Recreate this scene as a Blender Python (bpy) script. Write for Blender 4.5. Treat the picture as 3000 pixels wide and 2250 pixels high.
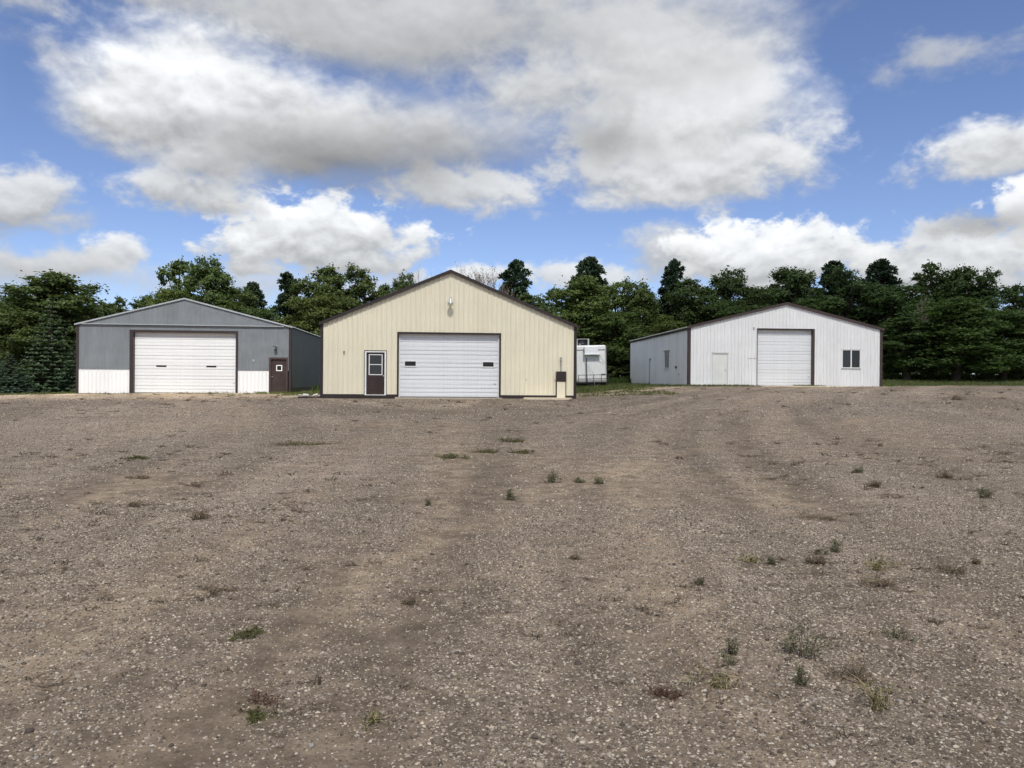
import bpy, math, random
import numpy as np
from mathutils import Vector, Matrix

for o in list(bpy.data.objects):
    bpy.data.objects.remove(o, do_unlink=True)
scene = bpy.context.scene
COL = scene.collection
R = math.radians

# ------------------------------------------------------------------ camera
cam_d = bpy.data.cameras.new('camera')
cam_d.sensor_width = 36.0
cam_d.lens = 27.05
cam_d.clip_start = 0.1
cam_d.clip_end = 6000
cam = bpy.data.objects.new('camera', cam_d)
COL.objects.link(cam)
cam.matrix_world = (Matrix.Translation((0, 0, 1.6)) @ Matrix.Rotation(R(90 - 0.178), 4, 'X')
                    @ Matrix.Rotation(R(0.45), 4, 'Z'))
scene.camera = cam

# ------------------------------------------------------------------ exposure
scene.view_settings.view_transform = 'Standard'
scene.view_settings.look = 'None'
scene.view_settings.exposure = 0.40
scene.view_settings.gamma = 1.0
scene.view_settings.use_curve_mapping = False

# ------------------------------------------------------------------ sun
SUN_EL = 53.0
SUN_AZ = 6.0                       # degrees to the right of straight behind the camera
sun_vec = Vector((math.sin(R(SUN_AZ)) * math.cos(R(SUN_EL)), -math.cos(R(SUN_AZ)) * math.cos(R(SUN_EL)), math.sin(R(SUN_EL))))
sd = bpy.data.lights.new('sun', 'SUN')
sd.energy = 3.6
sd.angle = R(0.53)
sd.color = (1.0, 0.96, 0.89)
so = bpy.data.objects.new('sun', sd)
COL.objects.link(so)
so.rotation_euler = sun_vec.to_track_quat('Z', 'Y').to_euler()

# ------------------------------------------------------------------ world: sky with cumulus
# azimuth, elevation, half width, half height (degrees), sunlit top, shaded base, edge softness, opacity, raggedness
CLOUDS = [
    (-32.62, 6.22, 5.95, 2.33, 0.6, 0.5, 0.9, 0.85, 0.8),
    (-17.31, 6.82, 18.54, 1.67, 0.66, 0.55, 1.0, 0.75, 0.8),
    (-2.6, 7.88, 3.81, 1.05, 0.85, 0.68, 0.5, 0.9, 0.9),
    (4.76, 7.67, 5.05, 1.29, 0.8, 0.64, 0.5, 0.9, 0.9),
    (11.46, 9.18, 4.39, 3.03, 0.66, 0.5, 0.6, 0.9, 0.7),
    (18.56, 9.06, 8.22, 2.94, 0.94, 0.56, 0.28, 0.97, 0.7),
    (29.15, 7.57, 6.79, 3.05, 0.84, 0.46, 0.35, 0.96, 0.7),
    (34.62, 10.65, 3.62, 2.42, 1.0, 0.66, 0.2, 0.98, 0.6),
    (31.22, 9.98, 3.53, 1.16, 0.44, 0.38, 0.8, 0.85, 0.9),
    (-27.29, 8.32, 2.61, 1.37, 0.86, 0.56, 0.36, 0.95, 0.7),
    (-30.59, 7.24, 3.39, 1.34, 0.68, 0.5, 0.6, 0.88, 0.8),
    (-13.55, 10.24, 8.65, 3.11, 0.94, 0.52, 0.3, 0.97, 0.7),
    (-32.29, 11.59, 3.63, 2.68, 0.74, 0.46, 0.5, 0.94, 0.7),
    (-2.91, 14.11, 7.35, 2.15, 0.84, 0.54, 0.5, 0.94, 0.7),
    (-23.17, 12.88, 5.8, 1.89, 0.84, 0.5, 0.5, 0.94, 0.7),
    (33.01, 14.39, 6.61, 2.2, 0.86, 0.54, 0.45, 0.96, 0.6),
    (28.67, 20.15, 6.46, 1.57, 0.6, 0.55, 1.0, 0.7, 1.0),
    (-31.06, 19.61, 2.8, 1.55, 0.52, 0.47, 1.0, 0.5, 1.0),
    (-33.62, 22.32, 4.41, 1.45, 0.64, 0.52, 0.9, 0.87, 0.8),
    (-23.69, 24.28, 8.53, 1.55, 0.54, 0.48, 0.9, 0.85, 0.7),
    (13.11, 15.74, 10.85, 3.9, 0.88, 0.56, 0.45, 0.97, 0.5),
    (13.08, 19.34, 9.89, 5.29, 0.95, 0.68, 0.45, 0.97, 0.5),
    (9.62, 23.86, 14.08, 5.24, 0.74, 0.58, 0.6, 0.96, 0.5),
    (-9.04, 25.02, 20.83, 4.84, 0.62, 0.47, 0.6, 0.96, 0.45),
    (-21.02, 17.93, 12.4, 5.69, 0.96, 0.52, 0.36, 0.98, 0.45),
    (-7.72, 17.46, 13.98, 4.35, 0.64, 0.4, 0.8, 0.96, 0.45),
    (1.35, 20.73, 8.38, 3.33, 0.7, 0.52, 0.7, 0.95, 0.45),
    (6.94, 17.6, 4.76, 2.98, 0.34, 0.3, 1.1, 0.8, 0.5),
    (-12.63, 15.46, 14.52, 3.23, 0.28, 0.24, 1.1, 0.88, 0.4),
    (-6.52, 22.64, 13.05, 2.58, 0.42, 0.36, 1.3, 0.5, 0.4),
]
world = bpy.data.worlds.new('World')
scene.world = world
world.use_nodes = True


class NG:
    """small helper that strings shader nodes together"""
    def __init__(self, tree):
        self.t = tree
        self.n = tree.nodes
        self.l = tree.links

    def node(self, kind, **kw):
        nd = self.n.new(kind)
        for k, v in kw.items():
            setattr(nd, k, v)
        return nd

    def put(self, sock, v):
        if isinstance(v, bpy.types.NodeSocket):
            self.l.new(v, sock)
        elif v is not None:
            sock.default_value = v

    def m(self, op, a, b=None, c=None, clamp=False):
        nd = self.node('ShaderNodeMath', operation=op, use_clamp=clamp)
        self.put(nd.inputs[0], a)
        if b is not None:
            self.put(nd.inputs[1], b)
        if c is not None:
            self.put(nd.inputs[2], c)
        return nd.outputs[0]

    def vm(self, op, a, b=None, s=None):
        nd = self.node('ShaderNodeVectorMath', operation=op)
        self.put(nd.inputs[0], a)
        if b is not None:
            self.put(nd.inputs[1], b)
        if s is not None:
            self.put(nd.inputs['Scale'], s)
        return nd.outputs['Value'] if op in ('LENGTH', 'DOT_PRODUCT', 'DISTANCE') else nd.outputs['Vector']

    def mr(self, v, a, b, c=0.0, d=1.0, smooth=True):
        nd = self.node('ShaderNodeMapRange', interpolation_type='SMOOTHSTEP' if smooth else 'LINEAR')
        self.put(nd.inputs[0], v)
        for i, q in enumerate((a, b, c, d)):
            self.put(nd.inputs[i + 1], q)
        return nd.outputs[0]

    def mix(self, f, a, b):
        nd = self.node('ShaderNodeMix', data_type='RGBA')
        self.put(nd.inputs[0], f)
        self.put(nd.inputs[6], a)
        self.put(nd.inputs[7], b)
        return nd.outputs[2]

    def noise(self, vec, scale, detail=2.0, rough=0.5, dist=0.0):
        nd = self.node('ShaderNodeTexNoise')
        self.put(nd.inputs['Vector'], vec)
        nd.inputs['Scale'].default_value = scale
        nd.inputs['Detail'].default_value = detail
        nd.inputs['Roughness'].default_value = rough
        nd.inputs['Distortion'].default_value = dist
        return nd

    def voro(self, vec, scale, feature='F1', detail=0.0, rand=1.0):
        nd = self.node('ShaderNodeTexVoronoi', feature=feature)
        self.put(nd.inputs['Vector'], vec)
        nd.inputs['Scale'].default_value = scale
        if 'Detail' in nd.inputs:
            nd.inputs['Detail'].default_value = detail
        nd.inputs['Randomness'].default_value = rand
        return nd

    def rgb(self, r, g, b):
        nd = self.node('ShaderNodeCombineColor')
        self.put(nd.inputs[0], r)
        self.put(nd.inputs[1], g)
        self.put(nd.inputs[2], b)
        return nd.outputs[0]

    def xyz(self, x, y, z):
        nd = self.node('ShaderNodeCombineXYZ')
        self.put(nd.inputs[0], x)
        self.put(nd.inputs[1], y)
        self.put(nd.inputs[2], z)
        return nd.outputs[0]


def build_world():
    t = world.node_tree
    t.nodes.clear()
    g = NG(t)
    out = g.node('ShaderNodeOutputWorld')
    sky = g.node('ShaderNodeTexSky', sky_type='NISHITA')
    sky.sun_disc = False
    sky.sun_elevation = R(SUN_EL)
    sky.sun_rotation = R(180.0 - SUN_AZ)
    sky.altitude = 500
    sky.air_density = 0.9
    sky.dust_density = 0.5
    sky.ozone_density = 3.6
    d = g.node('ShaderNodeTexCoord').outputs['Generated']
    sep = g.node('ShaderNodeSeparateXYZ')
    g.put(sep.inputs[0], d)
    X, Y, Z = sep.outputs
    DEG = 180.0 / math.pi
    az0 = g.m('MULTIPLY', g.m('ARCTAN2', X, Y), DEG)
    el0 = g.m('MULTIPLY', g.m('ARCSINE', Z), DEG)
    # the same heap-cloud noise drives every cloud; squashed in height so that shapes lie flat
    dv = g.vm('MULTIPLY', d, (1.0, 1.0, 1.5))
    wn = g.noise(dv, 4.0, 4.0, 0.55)
    ws = g.node('ShaderNodeSeparateColor')
    g.put(ws.inputs[0], wn.outputs['Color'])
    az = g.m('ADD', az0, g.m('MULTIPLY', g.m('SUBTRACT', ws.outputs[0], 0.5), 6.0))
    el = g.m('ADD', el0, g.m('MULTIPLY', g.m('SUBTRACT', ws.outputs[1], 0.5), 3.0))
    n1 = g.noise(dv, 9.0, 8.0, 0.56, 0.25).outputs['Fac']
    dens = g.m('MULTIPLY', g.m('SUBTRACT', n1, 0.5), 2.2)
    n2 = g.noise(dv, 24.0, 6.0, 0.58, 0.2).outputs['Fac']
    fine = g.m('ADD', g.m('MULTIPLY', dens, 0.6), g.m('MULTIPLY', g.m('SUBTRACT', n2, 0.5), 2.6))
    n2u = g.noise(g.vm('ADD', dv, (0.002, 0.0, 0.012)), 24.0, 3.0, 0.5, 0.2).outputs['Fac']
    n2d = g.noise(dv, 24.0, 3.0, 0.5, 0.2).outputs['Fac']
    broad = g.m('ADD', g.m('MULTIPLY', dens, 0.85), g.m('MULTIPLY', g.m('SUBTRACT', n2, 0.5), 0.9))
    # the same density a little higher up: where it thins out the cloud faces the light
    dvu = g.vm('ADD', dv, (0.006, 0.0, 0.030))
    n1u = g.noise(dvu, 9.0, 5.0, 0.5, 0.25).outputs['Fac']
    n1d = g.noise(dv, 9.0, 5.0, 0.5, 0.25).outputs['Fac']
    relief = g.m('ADD', g.m('MULTIPLY', g.m('SUBTRACT', n1d, n1u), 0.8), g.m('MULTIPLY', g.m('SUBTRACT', n2d, n2u), 0.55))
    # broken cumulus over the whole sky outside the clouds that are placed one by one
    zc = g.m('MAXIMUM', Z, 0.06)
    pl = g.xyz(g.m('DIVIDE', X, zc), g.m('DIVIDE', Y, zc), 0.0)
    bn = g.noise(pl, 0.9, 6.0, 0.55).outputs['Fac']
    inx = g.m('MULTIPLY', g.mr(g.m('ABSOLUTE', az0), 33.0, 42.0, 1.0, 0.0), g.mr(el0, 27.0, 36.0, 1.0, 0.0))
    bcov = g.m('MULTIPLY', g.mr(bn, 0.42, 0.54), g.m('SUBTRACT', 1.0, inx))
    bcov = g.m('MULTIPLY', bcov, g.mr(Z, 0.0, 0.05))
    alpha = bcov
    lum = g.m('MULTIPLY', g.mr(bn, 0.5, 0.72, 0.80, 0.45), bcov)
    for (a, e, ra, re, top, base, soft, op, nz) in CLOUDS:
        dn = fine if re < 4.0 else broad
        dx = g.m('DIVIDE', g.m('SUBTRACT', az, a), ra)
        dy = g.m('DIVIDE', g.m('SUBTRACT', el, e), re)
        dyy = g.m('ADD', g.m('MAXIMUM', dy, 0.0), g.m('MULTIPLY', g.m('MINIMUM', dy, 0.0), 1.15))      # flatter underside
        ln = g.m('SQRT', g.m('ADD', g.m('MULTIPLY', dx, dx), g.m('MULTIPLY', dyy, dyy)))
        q = g.m('ADD', g.m('SUBTRACT', 1.10, ln), g.m('MULTIPLY', dn, nz))
        cov = g.mr(q, 0.0, soft * 1.3, 0.0, op)
        tt = g.m('ADD', dy, g.m('MULTIPLY', dn, 0.5))
        b = g.m('ADD', g.mr(tt, -0.7, 0.7, base, top), g.m('MULTIPLY', relief, 2.0 * max(top - base, .06)))
        inv = g.m('SUBTRACT', 1.0, cov)
        lum = g.m('ADD', g.m('MULTIPLY', lum, inv), g.m('MULTIPLY', b, cov))
        alpha = g.m('SUBTRACT', 1.0, g.m('MULTIPLY', g.m('SUBTRACT', 1.0, alpha), inv))
    lum = g.m('MAXIMUM', lum, 0.0)
    cc = g.rgb(g.m('MULTIPLY', lum, 0.965), g.m('MULTIPLY', lum, 0.985), g.m('MULTIPLY', lum, 1.0))
    b1 = g.node('ShaderNodeBackground')
    g.put(b1.inputs[0], cc)
    b1.inputs[1].default_value = CLOUD_LIGHT
    inv = g.m('SUBTRACT', 1.0, alpha)
    sk = g.vm('MULTIPLY', g.vm('MULTIPLY', sky.outputs[0], (0.97, 0.91, 1.0)), g.xyz(inv, inv, inv))
    b2 = g.node('ShaderNodeBackground')
    g.put(b2.inputs[0], sk)
    b2.inputs[1].default_value = SKY_LIGHT
    ad = g.node('ShaderNodeAddShader')
    t.links.new(b1.outputs[0], ad.inputs[0])
    t.links.new(b2.outputs[0], ad.inputs[1])
    t.links.new(ad.outputs[0], out.inputs[0])


CLOUD_LIGHT = 0.80
SKY_LIGHT = 0.105
build_world()
world.cycles.sampling_method = 'MANUAL'
world.cycles.sample_map_resolution = 512
scene.cycles.use_adaptive_sampling = True
scene.cycles.adaptive_threshold = 0.03
scene.cycles.max_bounces = 6
scene.cycles.diffuse_bounces = 3
scene.cycles.glossy_bounces = 2

# ================================================================== helpers
MATS = {}


def principled(name):
    m = bpy.data.materials.new(name)
    m.use_nodes = True
    t = m.node_tree
    g = NG(t)
    p = t.nodes['Principled BSDF']
    return m, g, p


def mat(name, col, rough=0.6, metal=0.0, spec=0.5, vary=0.12, scale=3.0, bump=0.0, bscale=40.0, streak=0.0, stretch=(1, 1, 1)):
    """paint, metal, wood, concrete: colour with blotchy wear and optional fine relief"""
    if name in MATS:
        return MATS[name]
    m, g, p = principled(name)
    co = g.node('ShaderNodeTexCoord').outputs['Object']
    v = g.vm('MULTIPLY', co, stretch)
    n = g.noise(v, scale, 6.0, 0.6).outputs['Fac']
    f = g.mr(n, 0.3, 0.7, 1.0 - vary, 1.0 + vary, smooth=False)
    if streak:
        s = g.noise(g.vm('MULTIPLY', co, (9.0, 9.0, 0.35)), 2.0, 4.0, 0.6).outputs['Fac']
        f = g.m('MULTIPLY', f, g.mr(s, 0.35, 0.75, 1.0, 1.0 - streak))
    rn = g.node('ShaderNodeObjectInfo').outputs['Random']
    f = g.m('MULTIPLY', f, g.mr(rn, 0.0, 1.0, 0.97, 1.03, smooth=False))
    g.put(p.inputs['Base Color'], g.vm('SCALE', tuple(col), None, f))
    g.put(p.inputs['Roughness'], g.mr(n, 0.2, 0.8, max(rough - 0.08, 0.02), min(rough + 0.08, 1.0)))
    p.inputs['Metallic'].default_value = metal
    p.inputs['Specular IOR Level'].default_value = spec
    if bump:
        b = g.node('ShaderNodeBump')
        b.inputs['Strength'].default_value = bump
        b.inputs['Distance'].default_value = 0.01
        g.put(b.inputs['Height'], g.noise(co, bscale, 4.0, 0.6).outputs['Fac'])
        g.put(p.inputs['Normal'], b.outputs[0])
    MATS[name] = m
    return m


def leaf_mat(name, dark, light, trans=0.25):
    m = bpy.data.materials.new(name)
    m.use_nodes = True
    t = m.node_tree
    t.nodes.clear()
    g = NG(t)
    out = g.node('ShaderNodeOutputMaterial')
    a = g.node('ShaderNodeAttribute', attribute_name='tint')
    oi = g.node('ShaderNodeObjectInfo')
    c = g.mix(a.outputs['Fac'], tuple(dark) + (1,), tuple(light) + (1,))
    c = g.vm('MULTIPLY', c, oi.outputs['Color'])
    p = g.node('ShaderNodeBsdfPrincipled')
    g.put(p.inputs['Base Color'], c)
    p.inputs['Roughness'].default_value = 0.6
    p.inputs['Specular IOR Level'].default_value = 0.25
    tr = g.node('ShaderNodeBsdfTranslucent')
    g.put(tr.inputs[0], g.vm('MULTIPLY', c, (1.1, 1.15, 0.6)))
    mx = g.node('ShaderNodeMixShader')
    mx.inputs[0].default_value = trans
    t.links.new(p.outputs[0], mx.inputs[1])
    t.links.new(tr.outputs[0], mx.inputs[2])
    t.links.new(mx.outputs[0], out.inputs[0])
    return m


class MB:
    """collects shapes into one mesh"""
    def __init__(self):
        self.v = []
        self.f = []

    def quad(self, a, b, c, d):
        i = len(self.v)
        self.v += [a, b, c, d]
        self.f.append((i, i + 1, i + 2, i + 3))
        return self

    def box(self, x0, x1, y0, y1, z0, z1):
        i = len(self.v)
        self.v += [(x0, y0, z0), (x1, y0, z0), (x1, y1, z0), (x0, y1, z0), (x0, y0, z1), (x1, y0, z1), (x1, y1, z1), (x0, y1, z1)]
        for q in ((0, 3, 2, 1), (4, 5, 6, 7), (0, 1, 5, 4), (1, 2, 6, 5), (2, 3, 7, 6), (3, 0, 4, 7)):
            self.f.append(tuple(i + k for k in q))
        return self

    def prism(self, pts, y0, y1):
        """polygon in x,z extruded along y"""
        i = len(self.v)
        n = len(pts)
        self.v += [(x, y0, z) for x, z in pts] + [(x, y1, z) for x, z in pts]
        self.f.append(tuple(range(i, i + n)))
        self.f.append(tuple(range(i + 2 * n - 1, i + n - 1, -1)))
        for k in range(n):
            j = (k + 1) % n
            self.f.append((i + j, i + k, i + n + k, i + n + j))
        return self

    def tube(self, pts, rad, n=6, cap=True):
        """tapered tube through points; rad is one radius or one per point"""
        pts = [Vector(p) for p in pts]
        if not hasattr(rad, '__len__'):
            rad = [rad] * len(pts)
        i0 = len(self.v)
        for k, p in enumerate(pts):
            d = (pts[min(k + 1, len(pts) - 1)] - pts[max(k - 1, 0)])
            if d.length < 1e-9:
                d = Vector((0, 0, 1))
            d.normalize()
            ref = Vector((0, 0, 1)) if abs(d.z) < 0.9 else Vector((1, 0, 0))
            a = d.cross(ref).normalized()
            b = d.cross(a)
            for s in range(n):
                w = 2 * math.pi * s / n
                q = p + (a * math.cos(w) + b * math.sin(w)) * rad[k]
                self.v.append(tuple(q))
        for k in range(len(pts) - 1):
            for s in range(n):
                s2 = (s + 1) % n
                self.f.append((i0 + k * n + s, i0 + k * n + s2, i0 + (k + 1) * n + s2, i0 + (k + 1) * n + s))
        if cap:
            self.f.append(tuple(i0 + s for s in range(n)))
            self.f.append(tuple(i0 + (len(pts) - 1) * n + s for s in reversed(range(n))))
        return self

    def lathe(self, prof, c=(0, 0, 0), n=16):
        """profile of (radius, z) turned about the vertical through c"""
        i0 = len(self.v)
        for r, z in prof:
            for s in range(n):
                w = 2 * math.pi * s / n
                self.v.append((c[0] + r * math.cos(w), c[1] + r * math.sin(w), c[2] + z))
        for k in range(len(prof) - 1):
            for s in range(n):
                s2 = (s + 1) % n
                self.f.append((i0 + k * n + s, i0 + k * n + s2, i0 + (k + 1) * n + s2, i0 + (k + 1) * n + s))
        return self

    def mesh(self, name):
        me = bpy.data.meshes.new(name)
        me.from_pydata(self.v, [], self.f)
        me.validate(clean_customdata=False)
        me.update()
        return me

    def build(self, name, material, parent=None, smooth=False, bevel=0.0):
        me = self.mesh(name)
        o = link(name, me, material, parent)
        if smooth:
            me.polygons.foreach_set('use_smooth', [True] * len(me.polygons))
        if bevel:
            md = o.modifiers.new('bevel', 'BEVEL')
            md.width = bevel
            md.segments = 2
            md.limit_method = 'ANGLE'
        return o


def link(name, me, material, parent=None):
    o = bpy.data.objects.new(name, me)
    COL.objects.link(o)
    if material and not me.materials:
        me.materials.append(material)
    if parent:
        o.parent = parent
    return o


def empty(name, loc, rz=0.0):
    o = bpy.data.objects.new(name, None)
    o.empty_display_size = 0.3
    COL.objects.link(o)
    o.location = loc
    o.rotation_euler = (0, 0, rz)
    return o


def tag(o, label=None, cat=None, group=None, kind=None):
    for k, v in (('label', label), ('category', cat), ('group', group), ('kind', kind)):
        if v:
            o[k] = v
    return o


def np_mesh(name, verts, faces, tint=None, nv=None):
    """verts (N,3), faces (M,k) arrays -> mesh, optional per-vertex float attribute 'tint'"""
    me = bpy.data.meshes.new(name)
    verts = np.asarray(verts, np.float32)
    faces = np.asarray(faces, np.int32)
    k = faces.shape[1]
    me.vertices.add(len(verts))
    me.vertices.foreach_set('co', verts.ravel())
    me.loops.add(faces.size)
    me.loops.foreach_set('vertex_index', faces.ravel())
    me.polygons.add(len(faces))
    me.polygons.foreach_set('loop_start', np.arange(0, faces.size, k, dtype=np.int32))
    me.polygons.foreach_set('loop_total', np.full(len(faces), k, np.int32))
    me.update(calc_edges=True)
    if tint is not None:
        at = me.attributes.new('tint', 'FLOAT', 'POINT')
        at.data.foreach_set('value', np.asarray(tint, np.float32))
    return me


def vnoise(x, y, seed=0):
    """smooth value noise on arrays, 0..1"""
    x = np.asarray(x, float)
    y = np.asarray(y, float)
    xi = np.floor(x).astype(np.int64)
    yi = np.floor(y).astype(np.int64)
    fx = x - xi
    fy = y - yi
    fx = fx * fx * (3 - 2 * fx)
    fy = fy * fy * (3 - 2 * fy)

    def h(a, b):
        k = (a * 374761393 + b * 668265263 + seed * 1442695041) & 0x7fffffff
        k = ((k ^ (k >> 13)) * 1274126177) & 0x7fffffff
        return ((k ^ (k >> 16)) & 0xffff) / 65535.0
    return (h(xi, yi) * (1 - fx) + h(xi + 1, yi) * fx) * (1 - fy) + (h(xi, yi + 1) * (1 - fx) + h(xi + 1, yi + 1) * fx) * fy


def fbm(x, y, seed=0, octv=4):
    s = 0.0
    a = 0.5
    for k in range(octv):
        s = s + a * vnoise(x * 2 ** k, y * 2 ** k, seed + k * 17)
        a *= 0.5
    return s / (1 - 0.5 ** octv)


# ================================================================== the setting: terrain
HX = np.array([-200, -60, -33, -26, -13, -9.5, -3, 3, 6, 11, 24, 33, 60, 200], float)
HZ = np.array([.30, .40, .50, .69, .83, .97, .99, 1.03, 1.18, 1.38, 1.42, 1.50, 1.55, 1.60], float)


def ground_z(x, y):
    x = np.asarray(x, float)
    y = np.asarray(y, float)
    h = np.interp(x, HX, HZ)
    t = np.where(y < 48, np.maximum(y, 0) / 48.0, 1 + .22 * (1 - np.exp(-np.maximum(y - 48, 0) / 18.0)))
    e = np.clip((y - 54) / 16.0, 0, 1) * np.clip((x - 20) / 7.0, 0, 1)
    return h * t + .40 * e * e * (3 - 2 * e)


def gz(x, y):
    return float(ground_z(x, y))


YBX = np.array([-120, -60, -34, -27, -20, -14, -13, -9.5, -8, 2, 4, 6, 9, 11, 13, 24, 25, 27, 40, 60, 120], float)
YBY = np.array([48.5, 48.5, 48.4, 47.8, 48.5, 47.2, 45.2, 43.6, 43.5, 43.5, 44.0, 46.0, 50.2, 51.5, 52, 52.3, 53.2, 53.8, 54.2, 54.5, 55], float)


def yard_back(x):
    x = np.asarray(x, float)
    return np.interp(x, YBX, YBY) + 0.9 * (fbm(x * .45, x * 0 + 3.3, 5) - .5)


def axis(lims, steps):
    out = [lims[0]]
    for k in range(len(steps)):
        n = max(1, int(round((lims[k + 1] - lims[k]) / steps[k])))
        out += list(np.linspace(lims[k], lims[k + 1], n + 1)[1:])
    return np.array(out)


def grid_mesh(name, XX, YY, ZZ):
    r, c = XX.shape
    v = np.stack([XX, YY, ZZ], -1).reshape(-1, 3)
    i = np.arange(r * c).reshape(r, c)
    f = np.stack([i[:-1, :-1], i[:-1, 1:], i[1:, 1:], i[1:, :-1]], -1).reshape(-1, 4)
    return np_mesh(name, v, f)


def grass_ground_mat():
    m, g, p = principled('turf')
    co = g.node('ShaderNodeTexCoord').outputs['Object']
    a = g.noise(co, 0.35, 5.0, 0.6).outputs['Fac']
    b = g.noise(co, 9.0, 6.0, 0.7).outputs['Fac']
    c = g.mix(g.mr(a, 0.35, 0.65), (0.045, 0.075, 0.022, 1), (0.13, 0.125, 0.055, 1))
    c = g.mix(g.mr(b, 0.3, 0.8), c, (0.035, 0.055, 0.02, 1))
    g.put(p.inputs['Base Color'], c)
    p.inputs['Roughness'].default_value = 0.95
    p.inputs['Specular IOR Level'].default_value = 0.1
    bp = g.node('ShaderNodeBump')
    bp.inputs['Strength'].default_value = 0.8
    bp.inputs['Distance'].default_value = 0.1
    g.put(bp.inputs['Height'], b)
    g.put(p.inputs['Normal'], bp.outputs[0])
    return m


gx = axis([-3000, -400, -80, 80, 400, 3000], [260, 20, 2.0, 20, 260])
gy = axis([-400, -60, 40, 100, 400, 4000], [34, 5, 1.5, 15, 300])
GX, GY = np.meshgrid(gx, gy)
me = grid_mesh('ground', GX, GY, ground_z(GX, GY) - 0.05)
tag(link('ground', me, grass_ground_mat()), kind='structure')


# ---- wheel tracks across the yard: centre line x(y) as knots
TRACKS = [
    ([1, 6.5, 8.4, 11.3, 13.7, 22, 30, 46], [-4.0, -4.3, -4.85, -5.3, -5.7, -7.6, -10.5, -19.0]),
    ([1, 6.5, 8.4, 11.3, 13.7, 22, 30, 46], [-5.8, -6.0, -6.6, -7.1, -7.5, -9.5, -12.6, -21.0]),
    ([1, 5.6, 7, 9.6, 13, 22, 37], [-2.5, -2.5, -2.45, -2.55, -2.9, -3.4, -3.9]),
    ([1, 5.6, 7, 9.6, 13, 22, 37], [-.75, -.75, -.70, -.75, -1.1, -1.6, -2.2]),
    ([1, 5.6, 8, 12, 18, 26, 36, 48], [1.0, 1.05, 1.2, 1.8, 3.6, 7.2, 12.2, 16.2]),
    ([1, 5.6, 8, 12, 18, 26, 36, 48], [2.8, 2.9, 3.05, 3.7, 5.5, 9.2, 14.2, 18.0]),
    ([1, 6, 10, 16, 22, 30], [-1.7, -1.1, 0.6, 4.4, 10.0, 23.0]),
]


def track_mask(x, y):
    m = np.zeros(np.shape(x))
    for k, (ys, xs) in enumerate(TRACKS):
        cx = np.interp(y, ys, xs) + .4 * (fbm(y * .22, y * 0 + 1.5 + k, 41) - .5)
        w = 0.27 + 0.010 * y
        m = np.maximum(m, np.exp(-((x - cx) / w) ** 2) * np.clip(1.7 * fbm(x * .5, y * .16, 77 + k, 3) - .2, 0, 1))
    return np.clip(m, 0, 1)


def band(x, y):
    """long grading and wheel bands that run away from the near yard and fan out to the sheds"""
    xw = x - np.tanh((x + 1.0) / 4.0) * .0068 * np.maximum(y, 0) ** 2
    b = .62 * fbm(xw * .95 + 7, y * .045, 131, 3) + .38 * fbm(xw * 2.6, y * .09, 137, 2)
    return np.clip((b - .5) * 2.6 + .5, 0, 1)


def stoniness(x, y):
    """0 bare packed dirt .. 1 loose stones"""
    s = fbm(x * .42 + 3, y * .30 + 9, 3, 5) * 0.95 + fbm(x * 1.7, y * 1.3, 21, 3) * 0.45 - 0.17
    s = s - 0.26 * track_mask(x, y) + .34 * (band(x, y) - .5)
    return np.clip(s, 0, 1)


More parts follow.
